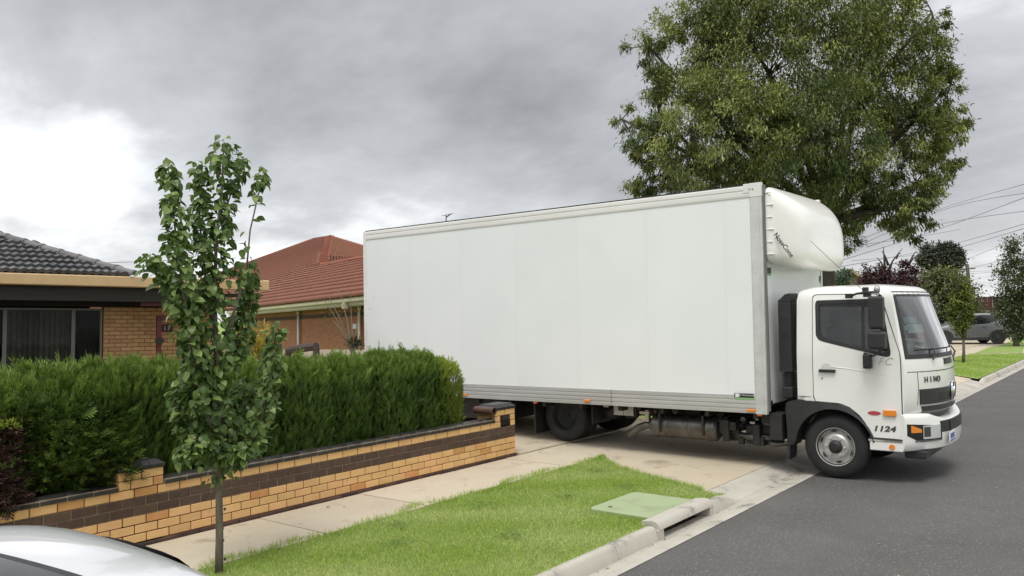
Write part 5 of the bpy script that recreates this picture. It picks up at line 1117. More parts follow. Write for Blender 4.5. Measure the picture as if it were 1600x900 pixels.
# looser, arching junipers over the left part of the wall, tall back row above them
labs = ['loose feathery conifer spilling over the wall left of the small pier', 'feathery conifer above the small brick pier', 'leftmost feathery conifer behind the dead brown bush']
for i, (x, h) in enumerate(((3.42, 1.60), (4.08, 1.62), (2.72, 1.60))):
    me = shrub_mesh(70+i, .50, .52, h, 6600, upright=.82, size=(.12, .22), lumps=14); shrub(x, 8.36, .5, .52, h, me, hedge_m, labs[i])
def arching(seed, n, cx, cy, hw, zlo, zhi, reach):
    g_ = np.random.default_rng(seed); Vs = []; Fs = []; Ts = []; off = 0
    for k in range(3):
        m = n//3; x = cx+g_.uniform(-hw, hw, m); zf = g_.random(m); z = zlo+(zhi-zlo)*zf; y = cy-reach*(np.sin(zf*2.4+.5))*g_.uniform(.5, 1, m)+.0
        y = y-.09*np.sin(x*5.1+zf*4)-.06*np.sin(x*11+2)
        d = np.c_[g_.normal(0, .45, m), -np.abs(g_.normal(.55, .3, m)), g_.normal(.55, .4, m)]
        sz = g_.uniform(.11, .24, m); tv, tf = FT[k]; V, F, T = scatter(tv, tf, np.c_[x, y, z], d, g_.uniform(-.7, .7, m), sz, np.clip(g_.normal(.42, .25, m), 0, 1), sz*.9); Vs.append(V); Fs.append(F+off); Ts.append(T); off += len(V)
    return np_mesh('foliage', np.concatenate(Vs), np.concatenate(Fs), np.concatenate(Ts))
s_ = thing('juniper', 'spreading dark green juniper with drooping sprays over the wall capping', 'shrub', (3.2, 8.0, .09), 'conifers of the front hedge')
me = arching(91, 2600, 3.18, 7.98, .78, .60, 1.42, .30); me.transform(Matrix.Translation((-3.2, -8.0, -.09))); obj('foliage', me, hedge_j, s_)
c = MB(); c.tube([(3.2, 8.1, .06), (3.15, 8.0, .5), (3.0, 7.95, 1.0)], [.05, .035, .015], 7); c.tube([(3.2, 8.05, .3), (3.5, 7.95, .8), (3.7, 7.85, 1.0)], [.03, .02, .01], 6); c.build('stem', barkd, s_)
# dead brown bush at the very left with a fresh green top
db = thing('dead_bush', 'dead brown bush with a bright green top at the left edge', 'shrub', (2.72, 7.90, .09))
me = arching(95, 1500, 2.66, 7.86, .34, .62, 1.30, .20); me.transform(Matrix.Translation((-2.72, -7.90, -.09))); obj('dead_twigs', me, dead_m, db)
g_ = np.random.default_rng(5); m = 900; p = np.c_[2.74+g_.uniform(-.30, .27, m), 7.80+g_.uniform(-.14, .2, m), 1.315+g_.uniform(-.03, .05, m)-.09]; p[:, 0] -= 2.72; p[:, 1] -= 7.9
V, F, T = scatter([(-.5, 0, 0), (0, .5, .1), (.5, 0, 0), (0, 1, 0)], [(0, 1, 3), (1, 2, 3)], p, np.c_[g_.normal(0, .5, m), g_.normal(-.2, .5, m), np.ones(m)], g_.uniform(0, 6, m), g_.uniform(.025, .05, m), g_.random(m)); obj('green_top', np_mesh('green_top', V, F, T), leaf_mat('lime_leaf', (0.19, 0.25, 0.03), (0.34, 0.40, 0.06)), db)

# ---------------------------------------------------------------- yellow variegated plant and a twiggy shrub behind the hedge
def tuft(name, label, px_, py_, dep, n, rad, leaf, wd, mat, cat='plant'):
    c = at_depth(px_, py_, dep); t_ = thing(name, label, cat, (c[0], c[1], .1)); g_ = np.random.default_rng(int(px_)); u = unit(g_.normal(0, 1, (n, 3))); u[:, 2] = u[:, 2]*.8+.25
    p = c+u*rad*g_.uniform(.2, 1, (n, 1))*np.array([1, 1, 1.0]); tv = [(-.5, 0, 0), (.5, 0, 0), (.38, .55, .12), (-.38, .55, .12), (0, 1, -.1)]; tf = [(0, 1, 2), (0, 2, 3), (3, 2, 4)]
    V, F, T = scatter(tv, tf, p-np.array([c[0], c[1], .1]), u+g_.normal(0, .35, (n, 3)), g_.uniform(0, 6, n), g_.uniform(leaf*.7, leaf*1.3, n), g_.random(n), wd); obj('leaves', np_mesh('leaves', V, F, T), mat, t_)
    m = MB(); m.tube([(c[0], c[1], .08), (c[0]+.05, c[1], c[2]*.6), tuple(c)], [.05, .04, .02], 6); m.build('stem', bark, t_); return t_
tuft('yellow_plant', 'yellow variegated bush beyond the hedge behind the street tree', 392, 548, 13.5, 1500, .46, .12, .022, leaf_mat('yellow_leaf', (0.20, 0.20, 0.04), (0.62, 0.46, 0.09)))
cs = at_depth(552, 560, 15.5)
tw = thing('twiggy_shrub', 'bare twiggy shrub by the corner of the red brick house', 'shrub', (cs[0], cs[1], .1)); m = MB(); r_ = random.Random(3); tips = []
for (tx, ty) in ((513, 462), (531, 455), (547, 462), (563, 480), (520, 500), (541, 492), (506, 468)):
    e_ = at_depth(tx, ty, 15.5+r_.uniform(-.3, .3)); mid = cs*.5+e_*.5+np.array([0, 0, .12]); m.tube([tuple(cs+np.array([0, 0, -.6])), tuple(cs), tuple(mid), tuple(e_)], [.02, .012, .009, .004], 5); tips.append(e_)
m.build('stems', M('twig_pale', (0.22, 0.19, 0.14), .9), tw); n = 160; g_ = np.random.default_rng(9)
p = np.array([tips[i % len(tips)] for i in range(n)])+g_.normal(0, .10, (n, 3)); V, F, T = scatter([(-.5, 0, 0), (0, .5, .1), (.5, 0, 0), (0, 1, 0)], [(0, 1, 3), (1, 2, 3)], p-np.array([cs[0], cs[1], .1]), g_.normal(0, 1, (n, 3)), g_.uniform(0, 6, n), .06, g_.random(n), .016); obj('leaves', np_mesh('leaves', V, F, T), leaf_mat('sage_leaf', (0.10, 0.14, 0.06), (0.2, 0.24, 0.11)), tw)
tuft('dark_succulent', 'dark spiky plant against the truck box corner', 553, 538, 15.2, 110, .10, .13, .022, leaf_mat('dark_leaf', (0.03, 0.04, 0.02), (0.08, 0.09, 0.05)))

# ---------------------------------------------------------------- young ornamental pear in the verge
TY = 6.25
pear = thing('street_tree', 'young pear tree with glossy leaves and slim trunk on the near verge', 'tree', (3.985, TY, ZV), 'young street trees')
def pp(x, y, dy=0.0): return on(1, TY+dy, x, y)
BR_ = [ # (pixel path, start radius, end radius, depth bend, leaf density, spread)
 ([(343, 905), (344, 840), (343, 760), (341, 700), (338, 600), (336, 480), (338, 380), (346, 300), (351, 222)], .036, .006, 0.0, 500, .163),
 ([(340, 690), (318, 640), (302, 560), (288, 470), (276, 390), (268, 310), (262, 258)], .018, .004, -.12, 420, .106),
 ([(292, 500), (272, 450), (247, 422), (226, 405)], .010, .003, .10, 140, .106),
 ([(338, 520), (322, 440), (314, 350), (312, 262)], .014, .004, .10, 230, .106),
 ([(338, 560), (366, 490), (384, 420), (390, 360), (404, 300), (414, 272)], .014, .003, -.10, 120, .075),
 ([(345, 380), (352, 330), (366, 285), (382, 248)], .010, .003, .05, 80, .069),
 ([(342, 748), (372, 715), (396, 690), (412, 640), (424, 575), (430, 512)], .014, .004, -.10, 210, .106),
 ([(341, 700), (310, 680), (290, 645), (282, 600)], .012, .004, .15, 240, .138),
 ([(341, 720), (355, 680), (372, 650), (384, 600)], .012, .004, .12, 220, .138),
 ([(340, 650), (316, 600), (302, 540), (294, 470)], .012, .004, .02, 300, .112),
 ([(338, 600), (372, 540), (385, 480), (392, 430)], .012, .004, .14, 240, .106),
 ([(338, 690), (300, 700), (282, 720)], .010, .004, -.15, 120, .100),
 ([(340, 705), (372, 710), (395, 700)], .010, .004, -.2, 110, .100),
]
trunk = MB(); leaves = []
for bi, (pts, r0, r1, bend, dens, spr) in enumerate(BR_):
    n = len(pts); P3 = [pp(x, y, bend*math.sin(i/(n-1)*2.2)) for i, (x, y) in enumerate(pts)]
    trunk.tube([tuple(p+np.array([rnd.gauss(0, .004), rnd.gauss(0, .004), 0])) for p in P3], list(np.linspace(r0, r1, n)), 9 if bi == 0 else 6)
    P3 = np.array(P3); seg = np.linalg.norm(np.diff(P3, axis=0), axis=1); cum = np.r_[0, np.cumsum(seg)]
    lo = .22 if bi == 0 else (.40 if bi == 4 else .12)
    for k in range(int(dens*1.55)):
        t = cum[-1]*(lo+(1-lo)*rnd.random()**.95)
        if bi in (4,) and .52*cum[-1] < t < .86*cum[-1] and rnd.random() < .9: continue
        if bi == 0 and .80*cum[-1] < t < .93*cum[-1] and rnd.random() < .45: continue
        i = min(len(seg)-1, np.searchsorted(cum, t)-1); base = P3[i]+(P3[i+1]-P3[i])*((t-cum[i])/seg[i]); a = rnd.uniform(0, 6.283); rr_ = spr*(rnd.random()**.6)*(1.0 if t < cum[-1]*.55 else .78 if t < cum[-1]*.85 else .60)
        o_ = np.array([math.cos(a), math.sin(a), 0]); p = base+o_*rr_+np.array([0, 0, rnd.gauss(.01, .03)])
        d = o_*rnd.uniform(.4, 1.0)+np.array([rnd.gauss(0, .25), rnd.gauss(0, .25), rnd.uniform(-1.0, .35)])
        leaves.append((p, d, rnd.uniform(-.8, .8), rnd.uniform(.050, .088)*(1.0 if rnd.random() < .85 else .65), base))
for k in range(9):                                        # old pruning knots
    z = .18+k*.085; a = k*2.3; trunk.lathe([(0, .014), (.012, .010), (.016, .002)], (3.985+.036*math.cos(a), TY+.036*math.sin(a), z), axis=0, n=6)
tr_o = trunk.build('trunk', bark, pear, smooth=True)
def leaf_tpl(seed):
    r = random.Random(seed); fold = r.uniform(.15, .45); curl = r.uniform(.15, .6); v = []; f = []
    rows = [(0, .02), (.10, .23), (.27, .37), (.47, .40), (.67, .33), (.84, .18), (1.0, .0)]
    for y, w_ in rows: z = -curl*y*y; v += [(-w_, y*(1-.1*curl), z+w_*fold), (0, y*(1-.1*curl), z), (w_, y*(1-.1*curl), z+w_*fold+r.uniform(-.03, .03))]
    for i in range(len(rows)-1):
        a = i*3; f += [(a, a+1, a+4, a+3), (a+1, a+2, a+5, a+4)]
    return np.array(v), np.array(f)
pear_leaf = leaf_mat('pear_leaf', (0.070, 0.130, 0.036), (0.23, 0.31, 0.095), trans=.36, rough=.34, island=.32)
LT = [leaf_tpl(i) for i in range(6)]; LM = []
for v, f in LT:
    for tn in (.15, .5, .95):
        me = np_mesh('leaf', v, f, np.full(len(v), tn)); me.shade_smooth(); me.materials.append(pear_leaf); LM.append(me)
leaves.sort(key=lambda L_: (L_[0]-CAM)@FWD-(L_[3]-.06)*12)
Vs = []; Fs = []; Ts = []; off = 0
crown = bpy.data.objects.new('crown', None); col.objects.link(crown); crown.parent = pear
for i, (p, d, rl, sz, base) in enumerate(leaves):
    tn = min(1, max(0, rnd.gauss(.4, .3)))
    if i < 298:
        X, Yd, Z = rot_frames(np.array([d]), np.array([rl])); o = bpy.data.objects.new('leaf', LM[rnd.randrange(len(LM))]); col.objects.link(o); o.parent = crown
        R = Matrix([[X[0][j], Yd[0][j], Z[0][j]] for j in range(3)]).to_4x4(); o.matrix_basis = Matrix.Translation(Vector(p)-pear.matrix_basis.translation)@R@Matrix.Scale(sz, 4)
    else:
        k = rnd.randrange(6); V, F, T = scatter(LT[k][0], LT[k][1], np.array([p])-np.array(pear.matrix_basis.translation), np.array([d]), np.array([rl]), np.array([sz]), np.array([tn])); Vs.append(V); Fs.append(F+off); Ts.append(T); off += len(V)
me = np_mesh('inner_leaves', np.concatenate(Vs), np.concatenate(Fs), np.concatenate(Ts)); me.shade_smooth(); o = obj('inner_leaves', me, pear_leaf, crown); o['kind'] = 'stuff'

# ---------------------------------------------------------------- larger trees: lobes of leaf clusters on a branch skeleton
def tree(name, label, base, trunk_top, lobes, nclus, nleaf, leaf, lw, mat, bmat, r0, seed, group=None, droop=.3, spread=.38, twig=.008, inner=.35, limbs=9, cat='tree', tb=.15, forks=()):
    """lobes: (centre, radii) ellipsoids in world space; clusters sit mostly near each lobe's skin"""
    g_ = np.random.default_rng(seed); t_ = thing(name, label, cat, tuple(base), group); B = np.array(base, float); Tp = np.array(trunk_top, float)
    vol = np.array([r[0]*r[1]*r[2] for c, r in lobes])**.75; pick = g_.choice(len(lobes), nclus, p=vol/vol.sum()); C_ = np.array([c for c, r in lobes])[pick]; R_ = np.array([r for c, r in lobes])[pick]
    u = unit(g_.normal(0, 1, (nclus, 3))); rad = np.where(g_.random(nclus) < inner, g_.uniform(.35, .85, nclus), g_.uniform(.85, 1.04, nclus)); cl = C_+u*R_*rad[:, None]
    m = MB(); m.tube([tuple(B-np.array([0, 0, .1])), tuple(B*.6+Tp*.4+g_.normal(0, r0*.2, 3)), tuple(Tp)], [r0*1.25, r0, r0*.85], 10)
    hubs = []
    for i in range(limbs):
        c, r = lobes[i % len(lobes)]; e_ = np.array(c)+g_.normal(0, .25, 3)*np.array(r); mid = Tp*.5+e_*.5+np.array([0, 0, .12*np.linalg.norm(e_-Tp)])*0+g_.normal(0, .06, 3)*np.linalg.norm(e_-Tp); m.tube([tuple(Tp-np.array([0, 0, r0])), tuple(mid), tuple(e_)], [r0*.62, r0*.4, r0*.14], 6); hubs += [mid, e_, mid*.5+e_*.5]
    hubs = np.array(hubs+[Tp])
    for k in range(min(nclus, 420)):
        h = hubs[np.argmin(((hubs-cl[k])**2).sum(1))]; q = h*.45+cl[k]*.55+g_.normal(0, .08, 3)*np.linalg.norm(cl[k]-h); m.tube([tuple(h), tuple(q), tuple(cl[k])], [twig*2.2, twig*1.4, twig*.6], 3, caps=False)
    for pth, rr_ in forks: m.tube(pth, rr_, 6)
    m.build('trunk', bmat, t_, smooth=True)
    n = nclus*nleaf; ci = np.repeat(np.arange(nclus), nleaf); dir_ = unit(u+np.array([0, 0, -.15])); s_ = np.maximum(spread*np.cbrt(R_.prod(1))*.42, leaf*.6)[ci][:, None]
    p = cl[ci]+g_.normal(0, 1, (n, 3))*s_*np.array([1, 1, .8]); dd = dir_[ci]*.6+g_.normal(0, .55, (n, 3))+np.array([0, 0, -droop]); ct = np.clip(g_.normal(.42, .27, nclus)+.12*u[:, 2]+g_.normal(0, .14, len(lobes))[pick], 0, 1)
    tv = [(-.5, .35, 0), (0, 0, 0), (.5, .4, .15), (0, 1, -.1)]; tf = [(0, 1, 2), (0, 2, 3)]
    sz = g_.uniform(leaf*.7, leaf*1.25, n); V, F, T = scatter(tv, tf, p-B, dd, g_.normal(0, .45, n), sz, np.clip(ct[ci]+g_.normal(0, tb, n), 0, 1), sz*lw); obj('crown', np_mesh('crown', V, F, T), mat, t_); return t_
def lob(px_, py_, rx, ry, dep, dd=0.0, rd=None):
    """lobe given by its outline in the photo at a known distance; as deep as it is wide"""
    c = at_depth(px_, py_, dep+dd); k = (dep+dd)/FPX; return (c, (rx*k, (rd if rd else rx*.9)*k, ry*k))
DB = (np.array([18.1, 5.5, .1])-CAM)@FWD
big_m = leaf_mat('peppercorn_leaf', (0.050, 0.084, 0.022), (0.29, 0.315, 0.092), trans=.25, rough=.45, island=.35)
LB = [lob(1235, 90, 165, 140, DB), lob(1085, 95, 90, 90, DB, -.4), lob(1045, 190, 72, 95, DB, -.5), lob(1130, 210, 120, 95, DB, -1.3), lob(1260, 220, 130, 100, DB, -1.2), lob(1385, 90, 95, 110, DB, .5), lob(1440, 170, 70, 85, DB, .3), lob(1395, 250, 85, 85, DB, 0), lob(1410, 320, 62, 62, DB, -.3), lob(1330, 330, 70, 55, DB, 0), lob(1300, 385, 42, 32, DB, .3), lob(1030, 268, 42, 32, DB, -.2), lob(985, 178, 30, 22, DB, -.2), lob(1480, 150, 34, 42, DB, .2), lob(1180, 20, 110, 70, DB, 0), lob(1330, 10, 110, 60, DB, .3), lob(1455, 30, 30, 36, DB, .2), lob(1005, 75, 40, 26, DB, -.3), lob(1225, 290, 90, 60, DB, -.6), lob(1120, 290, 90, 40, DB, -.4)]
gt = random.Random(21)
for a_ in range(26):
    t_ = gt.uniform(-.35, math.pi+.5); LB.append(lob(1238+math.cos(t_)*gt.uniform(222, 262), 170-math.sin(t_)*gt.uniform(150, 190)+ (60 if abs(math.cos(t_)) > .8 else 0), gt.uniform(16, 30), gt.uniform(14, 26), DB, gt.uniform(-.6, .6)))
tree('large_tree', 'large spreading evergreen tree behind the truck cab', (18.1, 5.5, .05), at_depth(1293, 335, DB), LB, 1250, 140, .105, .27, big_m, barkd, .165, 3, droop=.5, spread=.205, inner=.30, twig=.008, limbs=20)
# ================================================================ cars
def car(name, label, loc, heading, st, paint, glassm, wheels, wr, tyre_w, hwid, side_glass, rear_glass=None, front_glass=None, lights=(), rimc=None, group=None, lower=None, mirror=None):
    """st: stations (y, z_low, z_belt, z_top, belt half-width factor, roof half-width) from front (y=0) to rear; local x right, y back"""
    c_ = thing(name, label, 'car', loc, group, (0, 0, heading))
    def sec(y, zl, zb, zt, wb, wr_):
        w_ = hwid*wb; half = [(0, zl), (w_*.80, zl), (w_*.955, zl+.06), (w_, zl+.22), (w_*1.005, (zl+zb)/2+.05), (w_*.985, zb-.07), (w_*.955, zb), (wr_*hwid+(w_*.955-wr_*hwid)*.42, zb+(zt-zb)*.55), (wr_*hwid*1.0, zt-.075*min(1, (zt-zb)/.3)), (wr_*hwid*.86, zt-.018*min(1, (zt-zb)/.3)), (0, zt)]
        return [(x, y, z) for x, z in half]+[(-x, y, z) for x, z in half[-2:0:-1]]
    rings = [sec(*s_) for s_ in st]; m = MB(); m.loft(rings); b_ = m.build('body', paint, c_, world=False, sub=2)
    def surf(y, f, off):
        """point on the flank between belt (f=0) and roof edge (f=1)"""
        for a, b in zip(st[:-1], st[1:]):
            if a[0] <= y <= b[0]: t = (y-a[0])/(b[0]-a[0]); s_ = [a[i]+(b[i]-a[i])*t for i in range(6)]; break
        w_ = hwid*s_[4]; x0, x2 = w_*.955, s_[5]*hwid; x1 = x2+(x0-x2)*.42; zb, zt = s_[2], s_[3]; z2 = zt-.075*min(1, (zt-zb)/.3); z1 = zb+(zt-zb)*.55
        if f < .55: q = f/.55; return (x0+(x1-x0)*q+off, y, zb+(z1-zb)*q)
        q = (f-.55)/.45; return (x1+(x2-x1)*q+off, y, z1+(z2-z1)*q)
    for sx in (-1, 1):
        for pts in side_glass:
            top = pts['top']; bot = pts['bot']; n = 14; up_ = []; dn = []
            ev = lambda P, y: np.interp(y, [p[0] for p in P], [p[1] for p in P])
            ys = np.linspace(pts['y'][0], pts['y'][1], n)
            m = MB(); m.loft([[(lambda q: (q[0]*sx, q[1], q[2]))(surf(y, fb+(max(ft, fb+.01)-fb)*k/5, pts.get('off', .004))) for k in range(6)] for y, fb, ft in ((y, ev(bot, y), ev(top, y)) for y in ys)], caps=False, closed=False); m.build(pts.get('name', 'side_window'), pts.get('mat', glassm), c_, world=False, smooth=True)
    for gl_, nm in ((rear_glass, 'rear_window'), (front_glass, 'windscreen')):
        if gl_:
            m = MB(); rows = []
            for y, z, hw_ in gl_: rows.append([(hw_*math.sin(t), y+(.10 if nm == 'windscreen' else -.10)*abs(math.sin(t))**3, z-.02*abs(math.sin(t))**3) for t in np.linspace(-1.25, 1.25, 11)])
            m.loft(rows, caps=False, closed=False); m.build(nm, glassm, c_, world=False, smooth=True)
    for wy in wheels:
        for sx in (-1, 1):
            w0 = bpy.data.objects.new('wheel', None); col.objects.link(w0); w0.parent = c_; w0.location = (sx*(hwid+.018), wy, wr); q = -sx
            m = MB().lathe([(q*.03, wr*.66), (0, wr*.70), (q*.0, wr*.82), (q*.03, wr*.96), (q*.06, wr), (q*(tyre_w-.06), wr), (q*(tyre_w-.02), wr*.95), (q*tyre_w, wr*.7)], (0, 0, 0), axis=0, n=32); m.build('tyre', rubber, w0, world=False, smooth=True)
            m = MB().lathe([(q*.01, wr*.68), (q*.015, wr*.62), (q*.08, wr*.58), (q*.09, .02)], (0, 0, 0), axis=0, n=28); rm_ = m.build('rim', rimc or rimm, w0, world=False, smooth=True)
            for k in range(5):
                a = k*2*math.pi/5+.3; ca, sa = math.cos(a), math.sin(a); m = MB(); m.tube([(q*.02, ca*.05, sa*.05), (q*.012, ca*wr*.35, sa*wr*.35), (q*.016, ca*wr*.64, sa*wr*.64)], [.05, .036, .03], 6); m.build('spoke', M('dark_alloy', (.05, .05, .053), .35, metal=.5) if rimc is not None else rimm, w0, world=False)
            MB().lathe([(-q*.005, .001), (-q*.004, .03), (q*.02, .04)], (0, 0, 0), axis=0, n=14).build('hub_cap', M('hub_grey', (.35, .35, .35), .4, metal=.6), w0, world=False)
            ar = MB(); ar.lathe([(q*-.012, wr*1.12), (q*-.018, wr*1.20), (q*.01, wr*1.24)], (sx*(hwid+.006), wy, wr), axis=0, n=40); ar2 = MB(); keep = [f for f in ar.f if min(ar.v[i][2] for i in f) > wr*.55]; ar.f = keep; ar.build('wheel_arch', lower or blk, c_, world=False, smooth=True)
            MB().lathe([(q*-.004, .01), (q*-.004, wr*1.13)], (sx*(hwid+.008), wy, wr), axis=0, n=36).build('wheel_well', seam, c_, world=False)
    if lower is not None:
        m = MB(); y0, y1 = st[1][0], st[-2][0]
        for sx in (-1, 1): m.box(min(sx*hwid*.9, sx*hwid*1.0), max(sx*hwid*.9, sx*hwid*1.0), wheels[0]+wr*1.2, wheels[1]-wr*1.2, .2, .36)
        m.build('sill', lower, c_, world=False, bevel=.02)
    for nm, pts, mt in lights:
        for sx in (-1, 1):
            m = MB(); n_ = len(pts); m.add([(sx*x, y, z) for x, y, z in pts]+[(sx*(x-.06), y, z) for x, y, z in pts], [tuple(range(n_)), tuple(range(n_, 2*n_))[::-1]]+[(i, (i+1) % n_, n_+(i+1) % n_, n_+i) for i in range(n_)]); m.build(nm, mt, c_, world=False, bevel=.01)
    if mirror:
        for sx in (-1, 1): MB().box(min(sx*(hwid+.0), sx*(hwid+.2)), max(sx*hwid, sx*(hwid+.2)), mirror[0]-.06, mirror[0]+.06, mirror[1]-.08, mirror[1]+.08).build('door_mirror', paint, c_, world=False, bevel=.04)
    return c_
glc = glass_mat('car_glass', (.05, .055, .055), 2.0)
glc = M('dark_car_glass', (0.012, 0.014, 0.015), .06, coat=.4)
# far grey suv: wheels at y .85 and 3.49
P1, P2_ = on(2, .1, 1557, 537), on(2, .1, 1479, 538)
suvp = M('grey_metallic', (0.20, 0.205, 0.22), .34, metal=.45, coat=.5)
ST = [(0.0, .42, .66, .70, .62, .55), (.08, .28, .78, .82, .80, .68), (.35, .22, .90, .945, .93, .78), (.9, .21, .955, 1.02, .985, .80), (1.25, .21, .98, 1.07, 1.0, .80), (1.45, .21, 1.0, 1.15, 1.0, .80), (2.0, .21, 1.02, 1.53, 1.0, .72), (2.35, .21, 1.03, 1.635, 1.0, .70), (2.9, .21, 1.05, 1.655, 1.0, .70), (3.5, .21, 1.08, 1.62, 1.0, .69), (3.95, .24, 1.10, 1.53, .985, .67), (4.2, .30, 1.10, 1.36, .95, .66), (4.36, .38, 1.0, 1.14, .88, .68), (4.41, .46, .80, .92, .80, .70)]
cx = (P1+P2_)/2
suv = car('parked_suv', 'grey suv parked across the footpath beyond the truck', (cx[0]+.9, cx[1], .09), 0, [(y, *r) for y, *r in ST], suvp, glc, (.86, 3.48), .345, .23, .91,
    [dict(y=(1.62, 3.98), bot=[(1.62, .02), (3.0, .04), (3.6, .28), (3.98, .80)], top=[(1.62, .06), (2.2, .80), (2.6, .92), (3.5, .92), (3.98, .84)])],
    [(4.02, 1.50, .56), (4.12, 1.42, .58), (4.26, 1.24, .60)], [(1.42, 1.12, .66), (1.7, 1.33, .63), (2.0, 1.53, .60)],
    lights=[('tail_light', [(.86, 4.0, 1.12), (.84, 4.22, 1.11), (.78, 4.36, 1.04), (.80, 4.34, .98), (.865, 4.12, 1.0), (.90, 3.86, 1.10)], redl), ('headlight', [(.80, .22, .82), (.84, .5, .88), (.85, .55, .82), (.80, .25, .74)], M('lamp_clear', (.5, .52, .54), .1, metal=.6))], rimc=M('black_alloy', (.02, .02, .022), .4), lower=M('grey_cladding', (.035, .035, .038), .6), mirror=(1.6, 1.12))
# heading: the local +y (back of the car) points to the road (-Y), so turn by the wheel line
d_ = P1-P2_; ang_ = math.atan2(d_[1], d_[0])-math.pi/2; suv.rotation_euler = (0, 0, ang_)
cen = Vector((cx[0], cx[1], .09))+Vector((.78, .44, 0))-Matrix.Rotation(ang_, 3, 'Z')@Vector((0, 2.17, 0)); suv.location = cen
for nm, y0, y1, z, f in (('door_handle', 2.75, 2.93, .93, 0), ('door_handle', 3.45, 3.62, .96, 0)):
    for sx in (-1, 1): MB().box(min(sx*.895, sx*.935), max(sx*.895, sx*.935), y0, y1, z-.015, z+.015).build(nm, suvp, suv, world=False, bevel=.008)
# near silver hatchback: only its tail end of the roof enters the picture; it faces -X
sil = M('silver_metallic', (0.74, 0.755, 0.77), .26, metal=.15, c2=(.72, .735, .75), scale=2, coat=.8)
SC = [(0.00, 0.38, 0.606, 0.652, 0.66, 0.6), (0.10, 0.24, 0.711, 0.768, 0.84, 0.72), (0.45, 0.18, 0.815, 0.884, 0.96, 0.8), (1.00, 0.18, 0.899, 0.978, 1, 0.82), (1.30, 0.18, 0.930, 1.052, 1, 0.8), (1.75, 0.18, 0.961, 1.347, 1, 0.745), (2.15, 0.18, 0.972, 1.499, 1, 0.735), (2.70, 0.18, 0.982, 1.544, 1, 0.73), (3.15, 0.18, 0.993, 1.546, 1, 0.73), (3.45, 0.18, 1.003, 1.528, 1, 0.725), (3.70, 0.20, 1.003, 1.483, 0.99, 0.71), (3.86, 0.24, 0.993, 1.368, 0.97, 0.69), (4.00, 0.30, 0.941, 1.136, 0.93, 0.68), (4.08, 0.38, 0.836, 0.947, 0.88, 0.68)]
car('silver_car', 'silver car parked at the near kerb with only its roof in view', (-2.22, 2.97, -.05), -math.pi/2, SC, sil, glc, (.80, 3.30), .305, .20, .865,
    [dict(y=(1.5, 3.85), bot=[(1.5, .03), (3.5, .06), (3.85, .50)], top=[(1.5, .06), (2.1, .70), (2.6, .76), (3.3, .76), (3.85, .56)])],
    [(3.80, 1.42, .52), (3.88, 1.33, .54), (3.98, 1.17, .57)], [(1.32, 1.05, .68), (1.6, 1.23, .64), (1.95, 1.44, .60)],
    lights=[('tail_light', [(.78, 3.98, 1.0), (.83, 3.8, 1.02), (.84, 3.8, .84), (.80, 4.0, .80)], redl), ('headlight', [(.74, .16, .74), (.82, .5, .82), (.83, .5, .72), (.74, .16, .62)], MATS['lamp_clear'])], mirror=(1.55, 1.0))
scar = bpy.data.objects['silver_car']
zt = lambda y: np.interp(y, [s_[0] for s_ in SC], [s_[3] for s_ in SC])
for nm, mt, gx, ye, dz in (('roof_seal', blk, .535, 3.24, .004), ('glass_roof', glc, .51, 3.20, .009)):
    m = MB(); rows = []
    for t in np.linspace(0, 1, 17): rows.append([(x, 2.15+(ye+.20*x-.10*max(0, -x-.2)-2.15)*t, zt(2.15+(ye+.20*x-2.15)*t)+dz-.02*(x/.55)**2) for x in np.linspace(-gx, gx, 15)])
    m.loft(rows, caps=False, closed=False); m.build(nm, mt, scar, world=False, smooth=True)
# ================================================================ beyond the truck
def far_tree(name, label, px_base, lobes_px, X, ncl, nl, leaf, lw, mat, r0, seed, trunk_px=None, group=None, bmat=None, **k):
    b = on(0, X, *px_base); dep = (b-CAM)@FWD; b[2] = max(b[2], .05) if k.pop('keepz', False) else .08
    lb = [lob(x, y, rx, ry, dep) for x, y, rx, ry in lobes_px]; tt = at_depth(*(trunk_px or (px_base[0], lobes_px[0][1]+lobes_px[0][3])), dep); return tree(name, label, tuple(b), tt, lb, ncl, nl, leaf, lw, mat, bmat or bark, r0, seed, group, **k)
pf = leaf_mat('pear_far_leaf', (0.075, 0.11, 0.02), (0.26, 0.29, 0.06), trans=.3, island=.3)
pd = leaf_mat('pear_dark_leaf', (0.040, 0.062, 0.025), (0.135, 0.17, 0.065), trans=.2, island=.3)
og = leaf_mat('round_tree_leaf', (0.030, 0.042, 0.013), (0.14, 0.155, 0.048), trans=.15, island=.35)
dk_ = leaf_mat('pine_leaf', (0.020, 0.027, 0.014), (0.065, 0.075, 0.038), trans=.1, island=.3)
pur = leaf_mat('plum_leaf', (0.030, 0.012, 0.015), (0.100, 0.035, 0.036), trans=.15, island=.35)
t1 = on(2, .08, 1505, 567)
far_tree('street_tree', 'young light green street tree just beyond the truck windscreen', (1505, 567), [(1501, 482, 17, 32), (1498, 450, 12, 27), (1508, 468, 11, 26), (1487, 488, 8, 16), (1514, 488, 8, 18), (1502, 512, 8, 12)], t1[0], 230, 24, .09, .6, pf, .05, 12, trunk_px=(1505, 520), group='young street trees', spread=.45, limbs=6, twig=.006)
t2 = on(2, .08, 1588, 541)
far_tree('street_tree', 'taller dark street tree at the edge of the photo', (1588, 541), [(1585, 455, 26, 55), (1578, 395, 11, 32), (1598, 430, 20, 60), (1572, 480, 17, 32), (1600, 490, 24, 36), (1562, 470, 7, 14), (1562, 425, 6, 10), (1612, 420, 14, 60), (1586, 515, 15, 16)], t2[0], 380, 26, .13, .6, pd, .13, 13, trunk_px=(1588, 505), group='young street trees', spread=.55, limbs=8)
